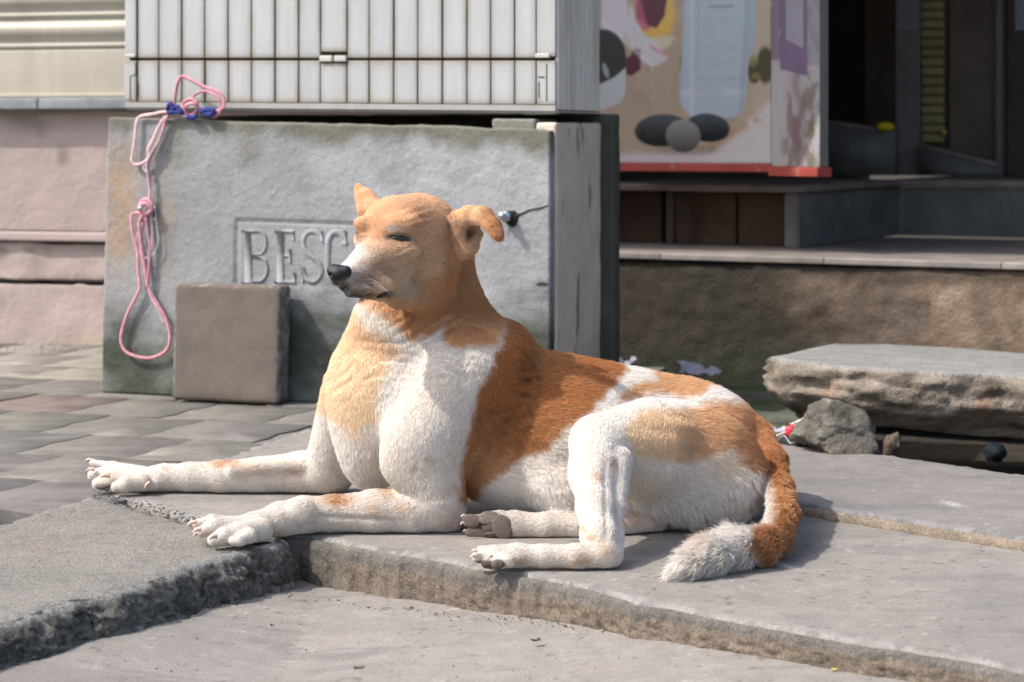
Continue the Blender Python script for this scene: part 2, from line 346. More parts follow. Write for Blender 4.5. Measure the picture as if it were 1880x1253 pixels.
def col_c(V, sd):
    c = np.tile([.205, .194, .178], (len(V), 1)); c *= (1+0.16*fbm(V, 5, 4, 100))[:, None]; c = mixc(c, [.29, .275, .25], 0.25*sstep(0.15, 0.4, fbm(V, 90, 3, 101))); c = mixc(c, [.09, .087, .084], 0.3*sstep(0.15, 0.45, fbm(V, 70, 3, 103)))
    low = sstep(-0.004, -0.028, V[:, 2]); c = mixc(c, [.15, .145, .13], 0.75*low); c = mixc(c, [.20, .175, .12], 0.4*low*sstep(0, 0.4, fbm(V, 25, 3, 105)))
    q = proj_(V); c = mixc(c, [.24, .19, .16], 0.6*np.exp(-(((q[:, 0]-80)/22)**2+((q[:, 1]-1000)/8)**2)))
    c = mixc(c, [.07, .07, .072], 0.85*np.exp(-((q[:, 1]-(908+0.28*(q[:, 0]-180)+7*fbm(V, 40, 3, 107)))/11)**2)*(q[:, 0] > 165)*(fbm(V, 70, 3, 108) > -0.15)); return c
s = height_slab('broken_slab', np.vstack([C_poly, C_low]), lambda q: 0.002+0*q[:, 0]-0.010*sstep(-0.62, -0.40, q[:, 0])*sstep(3.5, 3.1, q[:, 1]), -0.085, 0.014, 0.004, m_rough, col_c, en=0.006, es=16, tn=0.003, rough_edge=1.0, x0=(-1.15, 2.5, 0, 4.2)); tag(s, kind='structure')

def col_cf(V): c = np.tile([.115, .112, .10], (len(V), 1))*(1+.35*fbm(V, 22, 4, 110))[:, None]; c = mixc(c, [.30, .29, .26], .6*sstep(.15, .4, fbm(V, 45, 3, 111))); c = mixc(c, [.28, .28, .265], .75*sstep(-.010, -.001, V[:, 2])); return mixc(c, [.035, .035, .03], .8*sstep(.1, .35, fbm(V, 30, 4, 112)))
cl_ = np.vstack([gxy([(-300, 1245)], 0), gxy([(0, 1148), (60, 1130), (150, 1100), (210, 1092), (300, 1062), (345, 1040), (400, 1028), (450, 1012), (500, 1000), (524, 992)], 0)])
edge_ribbon('crumbled_face', cl_, 0.0005, lambda p: dz(p)-0.012, m_rough, col_cf, s, out=0.010, slope=0.028, amp=0.016, seed=113, K=18)
# ---- zigzag pavers, each one laid on its own
m_pav = nmat('paver concrete', rough=0.9, spec=0.2, var=0.20, vscale=14, speck=0.18, sscale=260, streak=((4, 16, 8), 0.22), tint=((.19, .18, .165), 9, .52, .75, .5), bumps=((20, 0.3, 0.008), (150, 0.4, 0.002)), attr=True)
pav = bpy.data.objects.new('pavement', None); C.objects.link(pav); tag(pav, kind='structure')
FPV = Frame(-0.75, 3.9, -21.0); reg = gxy([(-260, 1030), (0, 958), (120, 925), (178, 905), (240, 885), (330, 855), (410, 836), (560, 786), (640, 770), (860, 745), (1000, 700), (1000, 630), (700, 600), (-600, 600), (-700, 800)]); rp = random.Random(5)
pu, pv_, zg = 0.255, 0.285, 0.008
def zig(n, a, b, up, amp):
    out = [];
    for i in range(n+1):
        t = i/n; out.append((a[0]+(b[0]-a[0])*t+(0 if up else amp*(1 if i % 2 else -1)), a[1]+(b[1]-a[1])*t+(amp*(1 if i % 2 else -1) if up else 0)))
    return out
for iv in range(-1, 11):
    for iu in range(-7, 7):
        off = 0.5*pu if iv % 2 else 0; u0, v0 = iu*pu+off, iv*pv_; c = FPV.pt(u0+pu/2, v0+pv_/2, 0)
        if poly_sd(c[None, :2], reg)[0] > 0.20 or c[1] > 6.75: continue
        gp = rp.choice([0.0004, 0.0005, 0.0008, 0.0028]); a, b = u0+gp, u0+pu-gp; cc, dd = v0+gp, v0+pv_-gp
        low = zig(3, (a, cc), (b, cc), True, zg); rgt = zig(4, (b, cc), (b, dd), False, zg*0.8); top = zig(3, (a, dd), (b, dd), True, zg)[::-1]; lef = zig(4, (a, cc), (a, dd), False, zg*0.8)[::-1]
        ring = low+rgt[1:-1]+top+lef[1:-1]; ring = np.array(ring); cen = ring.mean(0)
        tz = rp.uniform(-0.0025, 0.0015); sx, sy = rp.uniform(-.005, .005), rp.uniform(-.005, .005); n = len(ring)
        def zz(p, dz_=0): return -0.002+tz+sx*(p[:, 0]-cen[0])+sy*(p[:, 1]-cen[1])+dz_
        r2 = cen+(ring-cen)*(1-0.012); r3 = ring.copy(); V = [np.column_stack([r2, zz(r2)]), np.column_stack([r3, zz(r3, -0.0016)]), np.column_stack([r3, zz(r3, -0.05)]), np.column_stack([cen[None], zz(cen[None])])]
        V = FPV.arr(np.vstack(V)); Q = []
        for k in range(n):
            k2 = (k+1) % n; Q += [(k, n+k, n+k2, k2), (n+k, 2*n+k, 2*n+k2, n+k2)]
        T = [(3*n, k, (k+1) % n) for k in range(n)]
        base = np.array([.152, .145, .135])*rp.uniform(0.95, 1.04)*np.array([1, rp.uniform(.97, 1.01), rp.uniform(.94, 1.02)]); pc = proj_(c[None]+0)[0]
        if abs(pc[0]-30) < 110 and abs(pc[1]-752) < 16: base = np.array([.17, .135, .125])
        if pc[1] < 690: base = base*1.35+np.array([.02, .017, .01])  # pavers near the wall painted lighter as a sunny patch
        col = np.tile(base, (len(V), 1)); col[n:3*n] *= 0.8
        if rp.random() < 0.25: col[rp.randrange(n)] *= 1.5; col[n+rp.randrange(n)] *= 1.6
        mesh_np('paver', V, Q, m_pav, pav, col, False, tri=T)
jb = mesh_np('joint_bed', [(*p, -0.013) for p in [(-3.2, 3.0), (-1.1, 3.4), (-0.62, 3.95), (0.35, 4.5), (0.35, 7.2), (-3.2, 7.2)]], None, nmat('joint dirt', base=(.13, .115, .095), rough=1, spec=.1, var=0.4, vscale=20, bumps=((60, 1, 0.01), (300, 1, 0.004))), pav, smooth=False, tri=[(0, 1, 2), (0, 2, 5), (2, 3, 5), (3, 4, 5)])

# ================================================================ WALL, SILL AND SHUTTER ON THE LEFT
m_pink = nmat('pink plaster', rough=0.95, spec=0.15, var=0.08, vscale=5, speck=0.06, sscale=200, bumps=((9, 0.35, 0.02), (50, 0.4, 0.006), (260, 0.4, 0.002)), attr=True)
FP = Frame(*(P(200, 600, 6.60)[:2]), -16.0)
zpk = lambda py, px=100: FP.z_at(px, py)
def col_pink(V):
    W = FP.arr(V); q = proj_(W); c = np.tile([.40, .33, .31], (len(V), 1)); c *= (1+0.10*fbm(W, 3, 4, 120))[:, None]
    for (a, b, rx, ry, w) in ((115, 285, 9, 22, .75), (60, 222, 40, 18, .55), (30, 215, 30, 10, .4), (95, 205, 60, 6, .5), (75, 245, 8, 14, .5)): c = mixc(c, [.19, .17, .14], w*np.clip(np.exp(-(((q[:, 0]-a)/rx)**2+((q[:, 1]-b)/ry)**2))*(1.1+1.2*fbm(W, 30, 3, 121)), 0, 1))
    c = mixc(c, [.16, .13, .10], 0.8*np.exp(-((q[:, 1]-517-6*fbm(W, 8, 3, 122))/3.5)**2)*(fbm(W, 12, 3, 123) > -0.25))
    c = mixc(c, [.20, .165, .125], 0.75*np.exp(-((q[:, 1]-459-3*fbm(W, 8, 3, 124))/3)**2)*(fbm(W, 14, 3, 125) > -0.05)+0.6*np.exp(-((q[:, 0]-62-3*fbm(W, 20, 3, 126))/4)**2)*(q[:, 1] > 446)*(q[:, 1] < 515))
    c = mixc(c, [.36, .30, .26], 0.5*sstep(0.05, 0.4, fbm(W, 16, 4, 128))*(q[:, 1] > 446)*(q[:, 1] < 520)); c = mixc(c, [.40, .33, .26], 0.6*sstep(600, 628, q[:, 1])*sstep(-.2, .3, fbm(W, 12, 3, 129))); return c
wl_ = empty('plastered_wall', tuple(FP.pt(-0.6, 0, 0))); tag(wl_, 'pink plastered wall with dirt stains under the roller shutter on the left', 'wall')
def dpl(V, N): return -N*(0.003+0.004*fbm(V, 14, 3, 130)+0.010*np.exp(-((V[:, 2]-zpk(517))/0.006)**2)*(fbm(V, 9, 3, 131) > -0.2))[:, None]
rbox('plaster_base', (-2.2, 0, -0.05), (1.28, 0.2, zpk(519)), m_pink, FP, 0.012, 0.018, dpl, col_pink, wl_)
rbox('plaster_course', (-2.2, 0.006, zpk(519)+.001), (1.28, 0.2, zpk(444)), m_pink, FP, 0.012, 0.018, lambda V, N: -N*(0.006+0.012*fbm(V, 10, 4, 133))[:, None], col_pink, wl_)
rbox('plaster_band', (-2.2, -0.012, zpk(444)+.001), (1.28, 0.19, zpk(426)), nmat('band plaster', base=(.42, .345, .335), rough=.9, var=.1, bumps=((60, .4, .004),)), FP, 0.006, 0.05, None, None, wl_)
rbox('plaster_field', (-2.2, -0.004, zpk(426)+.001), (1.28, 0.2, zpk(203)), m_pink, FP, 0.004, 0.018, lambda V, N: -N*(0.002+0.003*fbm(V, 8, 3, 134))[:, None], col_pink, wl_)
m_slate = nmat('slate sill', base=(.23, .25, .27), rough=.6, var=.25, vscale=14, speck=.1, bumps=((50, .4, .004),))
us = FP.u_at(85)
for a, b in ((-2.2, us-.0015), (us+.0015, 1.28)): rbox('sill_stone', (a, -0.055, zpk(203)+.002), (b, 0.19, zpk(181)), m_slate, FP, 0.005, 0.08, None, None, wl_)
rbox('upper_wall', (0.30, 0.01, zpk(181)+.002), (1.28, 0.2, 2.6), m_pink, FP, 0.004, 0.1, None, lambda V: np.tile([.45, .37, .34], (len(V), 1)), wl_)
m_cream = nmat('cream shutter paint', base=(.43, .40, .33), rough=.45, spec=.4, var=.08, vscale=5, streak=((14, 3, 1.5), 0.14), bumps=((30, .1, .004),))
sh = empty('roller_shutter', tuple(FP.pt(-0.6, 0.05, zpk(178)))); tag(sh, 'cream metal roller shutter pulled down onto the grey sill', 'shutter')
rbox('bottom_bar', (-2.2, 0.012, zpk(179)), (0.26, 0.03, zpk(92)), m_cream, FP, 0.004, 0.2, None, None, sh)
rbox('bar_lip', (-2.2, -0.006, zpk(179)), (0.26, 0.0118, zpk(172)), m_cream, FP, 0.002, 0.2, None, None, sh)
z = zpk(90); ph_ = 0.096
for k in range(16):
    prof = [(0.020, 0.0), (0.010, 0.004), (0.008, 0.014), (0.014, 0.018), (0.018, 0.022), (0.004, 0.040), (-0.004, 0.058), (0.002, 0.076), (0.016, 0.088), (0.022, 0.0945)]
    V = []; 
    for u in (-2.2, 0.26):
        for (v, dz_) in prof: V.append(FP.pt(u, v, z+dz_))
        for (v, dz_) in prof: V.append(FP.pt(u, v+0.003, z+dz_))
    n = len(prof); Q = [(i, 2*n+i, 2*n+i+1, i+1) for i in range(n-1)]+[(n+i+1, 3*n+i+1, 3*n+i, n+i) for i in range(n-1)]
    mesh_np('slat', V, Q, m_cream, sh, None, True); z += ph_
rbox('side_guide', (0.262, -0.02, zpk(179)), (0.296, 0.06, 2.6), m_cream, FP, 0.003, 0.3, None, None, sh)

# ================================================================ PLINTH, CABINET, TILE
FC = Frame(0.0933, 4.886, -20.0)
m_stucco = nmat('stucco slab', rough=0.92, spec=0.2, var=0.10, vscale=14, speck=0.16, sscale=230, tint=((.10, .10, .10), 130, .66, .72, .6), bumps=((90, 0.55, 0.004), (220, 0.5, 0.002), (500, 0.5, 0.001)), attr=True)
def col_plinth(V, W=None):
    W = FC.arr(V) if W is None else W; q = proj_(W); c = np.tile([.265, .275, .285], (len(V), 1)); c *= (1+0.16*fbm(W, 5, 4, 150))[:, None]; c = mixc(c, [.40, .41, .42], .55*sstep(-.15, .35, fbm(W, 7, 4, 149))*sstep(480, 640, q[:, 0]))
    n1 = fbm(W, 14, 4, 151)
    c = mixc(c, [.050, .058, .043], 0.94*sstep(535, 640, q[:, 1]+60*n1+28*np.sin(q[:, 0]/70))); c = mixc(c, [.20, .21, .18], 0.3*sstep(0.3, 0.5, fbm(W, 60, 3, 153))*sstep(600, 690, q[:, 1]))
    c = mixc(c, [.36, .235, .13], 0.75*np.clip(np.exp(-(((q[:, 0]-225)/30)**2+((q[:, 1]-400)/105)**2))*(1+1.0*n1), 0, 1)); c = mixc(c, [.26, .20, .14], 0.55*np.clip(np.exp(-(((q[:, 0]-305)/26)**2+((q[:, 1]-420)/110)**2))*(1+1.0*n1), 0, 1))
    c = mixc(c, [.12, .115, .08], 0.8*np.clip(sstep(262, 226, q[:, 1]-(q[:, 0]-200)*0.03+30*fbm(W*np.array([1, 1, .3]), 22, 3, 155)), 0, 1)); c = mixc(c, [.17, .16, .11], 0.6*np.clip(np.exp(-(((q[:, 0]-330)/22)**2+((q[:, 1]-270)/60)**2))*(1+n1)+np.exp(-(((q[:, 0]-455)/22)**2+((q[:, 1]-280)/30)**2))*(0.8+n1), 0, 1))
    c = mixc(c, [.25, .26, .25], 0.4*sstep(0.1, 0.5, fbm(W, 9, 4, 158))); return c
pl = empty('concrete_plinth', tuple(FC.pt(-0.5, 0.2, 0))); tag(pl, 'grey stained concrete plinth with stamped letters under the utility cabinet', 'plinth')
uL, uR = FC.u_at(197), FC.u_at(1010); ztL, ztR = FC.z_at(205, 216), FC.z_at(1010, 238)
LB, RB, TB, BB = FC.u_at(437), FC.u_at(700), 412, 527
lz0, lz1 = FC.z_at(520, 527), FC.z_at(520, 412)
def d_face(V, N):
    d = 0.0018*fbm(V, 16, 4, 160)+0.0014*np.maximum(fbm(V, 70, 3, 161), -.1)
    inr = ((V[:, 0] > LB) & (V[:, 0] < RB) & (V[:, 2] > lz0) & (V[:, 2] < lz1) & (N[:, 1] < -0.9)); d = d-0.0016*inr-0.0035*((np.abs(V[:, 0]-LB) < .004) | (np.abs(V[:, 2]-lz1) < .004))*((V[:, 0] > LB-.004) & (V[:, 0] < RB) & (V[:, 2] > lz0) & (V[:, 2] < lz1+.004) & (N[:, 1] < -.9))
    return N*d[:, None]
def tl_face(V):
    t = (V[:, 0]-uL)/(uR-uL); f = np.clip(V[:, 2]/0.66, 0, 1.2); V = V.copy(); V[:, 2] += f*((ztL*(1-t)+ztR*t)-0.66)+0.004*fbm(V, 12, 3, 162)*(V[:, 2] > .5); V[:, 0] += (0.66-V[:, 2])*-0.028*(1-t); V[:, 1] += 0.0; return V
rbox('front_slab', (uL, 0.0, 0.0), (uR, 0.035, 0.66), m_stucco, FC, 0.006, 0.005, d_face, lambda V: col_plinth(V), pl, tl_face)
def col_side(V):  # base paler than the front slab, in place of bounced street light
    W = FC.arr(V); c = np.tile([.66, .56, .46], (len(V), 1)); c *= (1+0.14*fbm(W*np.array([1, 1, .35]), 9, 4, 170))[:, None]; c = mixc(c, [.09, .085, .075], 0.8*sstep(0.28, 0.45, fbm(W*np.array([1, 1, .18]), 26, 4, 171))); c = mixc(c, [.12, .13, .09], 0.5*sstep(0.2, 0.0, W[:, 2]+0.05*fbm(W, 9, 3, 4))); return c
rbox('side_wall', (-0.055, 0.0365, 0.0), (-0.003, 0.375, 0.668), m_stucco, FC, 0.008, 0.012, lambda V, N: N*(0.003*fbm(V, 14, 4, 172))[:, None], col_side, pl)
rbox('side_wall', (uL+.02, 0.0365, 0.0), (uL+.075, 0.375, 0.668), m_stucco, FC, 0.008, 0.03, lambda V, N: N*(0.003*fbm(V, 14, 4, 173))[:, None], col_side, pl)
rbox('rear_slab', (uL+.02, 0.377, 0.0), (0.030, 0.43, 0.691), m_stucco, FC, 0.008, 0.015, lambda V, N: N*(0.004*fbm(V, 14, 4, 174))[:, None], lambda V: np.tile([.085, .085, .07], (len(V), 1))*(1+0.3*fbm(V, 20, 3, 175))[:, None], pl)  # painted dark for the shade behind the gap under the cabinet
rbox('ledge', (FC.u_at(892), 0.037, 0.628), (-0.056, 0.20, 0.676), m_stucco, FC, 0.006, 0.01, lambda V, N: N*(0.003*fbm(V, 20, 4, 176))[:, None], lambda V: np.tile([.21, .205, .18], (len(V), 1))*(1+0.3*fbm(V, 25, 3, 177))[:, None], pl)
# stamped letters: raised strokes inside a sunk frame
m_letter = nmat('stamped letter', rough=0.92, spec=0.2, base=(.30, .31, .32), var=.12, vscale=12, speck=.1, bumps=((60, .5, .005), (300, .4, .0015)))
def LU(px, py): return np.array([FC.u_at(px), FC.z_at(px, py)])
def stroke(pts, w, closed=False):
    p = np.array([LU(*q) for q in pts]); n = len(p); V = []; Q = []
    for i in range(n):
        a = p[max(i-1, 0)]; b = p[min(i+1, n-1)]; t = (b-a)/np.linalg.norm(b-a); nn_ = np.array([-t[1], t[0]])
        for s_, v in ((-1, 0.001), (-0.9, -0.0009), (0.9, -0.0009), (1, 0.001)): e = p[i]+nn_*s_*w*.40; V.append((e[0], v, e[1]))
    for i in range(n-1):
        for k in range(3): Q.append((i*4+k, i*4+k+1, i*4+4+k+1, i*4+4+k))
    Q += [(0, 1, 2, 3), tuple((n-1)*4+k for k in (3, 2, 1, 0))]
    return np.array(V), np.array(Q)
def letter(strokes):
    Vs, Qs, o = [], [], 0
    for pts, w in strokes: V, Q = stroke(pts, w); Vs.append(V); Qs.append(Q+o); o += len(V)
    VV = np.vstack(Vs); VV[:, 1] += .0012*fbm(VV, 60, 3, 163); mesh_np('letter', FC.arr(VV), np.vstack(Qs), m_stucco, pl, col_plinth(VV)*1.0, smooth=False)
def arc(cx, cy, rx, ry, a0, a1, n=10): return [(cx+rx*math.cos(R(a0+(a1-a0)*i/n)), cy+ry*math.sin(R(a0+(a1-a0)*i/n))) for i in range(n+1)]
T_, B_ = 424, 519
letter([([(455, T_), (455, B_)], .022), ([(443, T_), (466, T_)], .008), ([(443, B_), (466, B_)], .008), ([(462, T_+2)]+arc(474, 446, 14, 22, -90, 90)+[(462, 468)], .011), ([(462, 470)]+arc(474, 494, 16, 23, -90, 90)+[(462, B_-1)], .011)])
letter([([(514, T_), (514, B_)], .022), ([(504, T_+1), (540, T_+1)], .010), ([(538, T_+1), (538, T_+18)], .007), ([(504, B_-1), (542, B_-1)], .010), ([(540, B_-18), (540, B_)], .007), ([(514, 470), (532, 470)], .008), ([(532, 458), (532, 482)], .006)])
letter([([(590, 440)]+arc(573, 446, 17, 21, -20, -180)+[(560, 462), (573, 472), (586, 482)]+arc(573, 496, 17, 22, -10, 180)+[(556, 492)], .014), ([(591, T_), (591, 444)], .006), ([(555, B_), (555, 496)], .006)])
letter([([(632, 448)]+arc(617, 448, 16, 22, -20, -180)+[(601, 470)]+arc(617, 496, 16, 22, 180, 20), .018), ([(634, T_), (634, 450)], .006)])
bp = FC.pt(FC.u_at(932), -0.004, FC.z_at(932, 398))
bolt = empty('anchor_bolt', tuple(bp)); tag(bolt, 'steel anchor bolt in a dark chipped hole near the top right of the concrete plinth', 'bolt')
m_steel = nmat('galvanised steel', base=(.42, .46, .50), rough=.35, metallic=.8, var=.2, vscale=90, bumps=((200, .3, .001),))
vd = np.array([FC.v[0], FC.v[1], 0]); tube('shank', [bp-vd*0.030+np.array([-.004, 0, .004]), bp+vd*0.006], .008, m_steel, bolt, 12, sub=2); tube('nut', [bp-vd*0.016, bp-vd*0.006], .0135, m_steel, bolt, 6, sub=1)
ico('hole_rim', bp+np.array([.014, 0, -.004]), (.021, .007, .019), nmat('hole black', base=(.02, .02, .02), rough=1, var=.3), bolt, 3, .35, 3, nscale=3)  # near-black lump around the bolt
ck = nmat('crack shadow', base=(.05, .048, .045), rough=1, var=.2)
tube('crack', [FC.pt(*(lambda a: (a[0], -.0015, a[1]))(LU(x, y))) for x, y in ((940, 397), (958, 393), (972, 386), (988, 383), (1008, 377))], [.004, .0028, .002, .0022, .001], ck, pl, 6, flat=.6)
tube('crack', [FC.pt(*(lambda a: (a[0], -.0015, a[1]))(LU(x, y))) for x, y in ((935, 410), (934, 420), (931, 430))], [.0018, .0012, .0006], ck, pl, 6, flat=.6)
tube('crack', [FC.pt(*(lambda a: (a[0], -.0015, a[1]))(LU(x, y))) for x, y in ((985, 522), (994, 520), (1006, 522))], [.002, .004, .002], ck, pl, 6, flat=.6)

# ---- cabinet
m_cab = nmat('weathered cabinet plastic', rough=0.55, spec=0.4, var=0.05, vscale=9, speck=0.04, sscale=300, streak=((30, 30, 2.5), 0.10), bumps=((70, 0.08, 0.003),), attr=True)
m_grime = nmat('groove grime', base=(.045, .038, .028), rough=1, var=.3, vscale=60)
cab = empty('utility_cabinet', tuple(FC.pt(-0.5, 0.3, 0.695))); tag(cab, 'dirty white ribbed utility cabinet standing on the concrete plinth', 'cabinet')
cu0, cu1, cv = FC.u_at(230, 0.045), -0.004, 0.045
TL = lambda V: V+np.column_stack([V[:, 0]*0, V[:, 0]*0, -0.0135*(V[:, 0]-cu1)/1.07+0*V[:, 0]])
def cz(py): return FC.z_at(1012, py, cv)
rbox('core', (cu0+.006, cv+.010, cz(203)), (cu1-.006, .368, 1.09), m_grime, FC, .002, .3, None, None, cab, TL)
XL = [252, 291.5, 334, 376, 419, 462, 505, 548, 588, 637, 678, 723, 767, 812, 857, 901, 945, 985]
def col_rib(u0, u1, z0, z1, base=(.44, .455, .465)):
    def f(V):
        W = FC.arr(V); n = fbm(W*np.array([1, 1, .4]), 25, 4, 180); e = np.minimum(np.abs(V[:, 0]-u0), np.abs(V[:, 0]-u1)); ez = np.minimum(np.abs(V[:, 2]-z0), np.abs(V[:, 2]-z1))
        c = np.tile(base, (len(V), 1))*(1+0.05*n)[:, None]; c = mixc(c, [.20, .17, .12], np.clip(np.exp(-e/0.0026)*(.55+.55*(fbm(W, 9, 3, 183)+.5))+np.exp(-e/0.007)*np.clip(.12+.5*fbm(W, 6, 3, 184), 0, .5)*(1+n), 0, 1)); c = mixc(c, [.22, .18, .13], np.clip(np.exp(-ez/0.004)*0.7+0.22*np.exp(-ez/0.018)*(1+n), 0, 1)); return c
    return f
zb0, zb1, zm0, zm1 = cz(205), cz(193), cz(112), cz(107)
for i in range(len(XL)-1):
    a, b = FC.u_at(XL[i], cv)+.0013, FC.u_at(XL[i+1], cv)-.0013; latch = i == 8
    zt_ = cz(103) if latch else zm1
    for z0, z1 in ((zb1, zm0-(.006 if latch else 0)), (zt_+(.010 if latch else 0), 1.1)):
        jv = rp.uniform(-.0012, .0016); rbox('panel_rib', (a, cv+jv, z0), (b, cv+.012, z1), m_cab, FC, .0022, .012, lambda V, N: N*0, col_rib(a, b, z0, z1), cab, TL)
a, b = cu0, FC.u_at(XL[0], cv)-.0013
for z0, z1, nm in ((zb1, zm0, 'corner_post'), (zm1+.003, 1.1, 'corner_post')):
    rbox(nm, (a, cv-.002, z0), (b, cv+.014, z1), m_cab, FC, .002, .012, None, col_rib(a-.03, b, z0, z1), cab, TL)
    rbox(nm, (FC.u_at(XL[-1], cv)+.0013, cv-.002, z0), (cu1-.004, cv+.014, z1), m_cab, FC, .002, .012, None, col_rib(FC.u_at(XL[-1], cv), cu1+.03, z0, z1), cab, TL)
rbox('bottom_rail', (cu0, cv-.003, zb0), (cu1-.003, cv+.014, zb1-.0012), m_cab, FC, .0015, .02, None, col_rib(cu0-.1, cu1+.1, zb0-.02, zb1), cab, TL)
rbox('base_rail', (cu0+.004, cv+.002, cz(209)), (cu1-.006, cv+.016, zb0-.001), m_cab, FC, .001, .1, None, lambda V: np.tile([.36, .34, .29], (len(V), 1)), cab, TL)
for (x0_, x1_) in ((588, 611), (615, 637)): rbox('latch', (FC.u_at(x0_, cv), cv-.006, cz(114)), (FC.u_at(x1_, cv), cv+.010, cz(102.5)), m_cab, FC, .002, .01, None, lambda V: np.tile([.50, .49, .46], (len(V), 1)), cab, TL)
rbox('latch', (FC.u_at(232, cv), cv-.006, cz(106)), (FC.u_at(250, cv), cv+.010, cz(99)), m_cab, FC, .002, .01, None, lambda V: np.tile([.50, .49, .46], (len(V), 1)), cab, TL)
rbox('latch', (FC.u_at(984, cv), cv-.006, cz(107)), (FC.u_at(1010, cv), cv+.010, cz(99)), m_cab, FC, .002, .01, None, lambda V: np.tile([.50, .49, .46], (len(V), 1)), cab, TL)
for pts in (((250, 118), (250, 140), (240, 142), (240, 190)), ((252, 152), (252, 180)), ((1004, 118), (1004, 186)), ((988, 142), (1000, 142)), ((990, 150), (990, 180))):
    q = [FC.arr(TL(np.array([[FC.u_at(x, cv), cv-.0022, cz(y)]])))[0] for x, y in pts]; tube('groove', q, .0013, m_grime, cab, 5, sub=1)
nside = 9; vs0, vs1 = cv+.004, .370
for i in range(nside):
    a = vs0+(vs1-vs0)*i/nside; b = vs0+(vs1-vs0)*(i+1)/nside
    rbox('side_rib', (cu1-.008, a+.0035, cz(205)+.004), (cu1, b-.0035, 1.1), m_cab, FC, .002, .05, None, lambda V: mixc(np.tile([.84, .79, .71], (len(V), 1)), [.55, .49, .41], 0.5*sstep(0, .4, fbm(V*np.array([1, 1, .2]), 20, 3, 190))), cab)  # side painted brighter than the front ribs, for missing bounce light
rbox('side_sill', (cu1-.008, vs0, cz(207)), (cu1+.001, vs1, cz(205)+.002), m_cab, FC, .001, .1, None, lambda V: np.tile([.40, .38, .34], (len(V), 1)), cab)

# ---- square paver leaning on the plinth
m_tile = nmat('brown concrete tile', rough=0.9, spec=.2, var=.10, vscale=12, speck=.14, sscale=240, tint=((.24, .19, .13), 9, .5, .8, .35), bumps=((60, .3, .005), (300, .5, .0015)), attr=True)
ta, tb = FC.u_at(322, -.068), FC.u_at(517, -.068); ztp = FC.z_at(420, 524, -.06)
def col_tile(V):
    c = np.tile([.145, .122, .108], (len(V), 1))*(1+0.12*fbm(V, 10, 3, 200))[:, None]; e = np.minimum(np.abs(V[:, 0]-ta), np.abs(V[:, 0]-tb)); ee = np.minimum(e, np.minimum(np.abs(V[:, 2]-ztp), V[:, 2])); c = mixc(c, [.11, .092, .078], 0.5*np.exp(-ee/.012)); c = mixc(c, [.30, .29, .27], .5*(ee < .006)*(fbm(V, 60, 3, 5) > .1)); return mixc(c, [.09, .075, .06], .6*sstep(.03, .0, V[:, 2]))
t_ = rbox('leaning_paver', (ta, -.072, 0.0), (tb, -.012, ztp), m_tile, FC, .010, .01, lambda V, N: N*(.0012*fbm(V, 40, 3, 201))[:, None], col_tile, None, lambda V: np.column_stack([V[:, 0]+.010*(ztp-V[:, 2])*-1, V[:, 1]-.006+.03*(V[:, 2]-.13)*1.0, V[:, 2]+.002]))
tag(t_, 'square brown concrete paver leaning upright against the stamped plinth', 'paver')

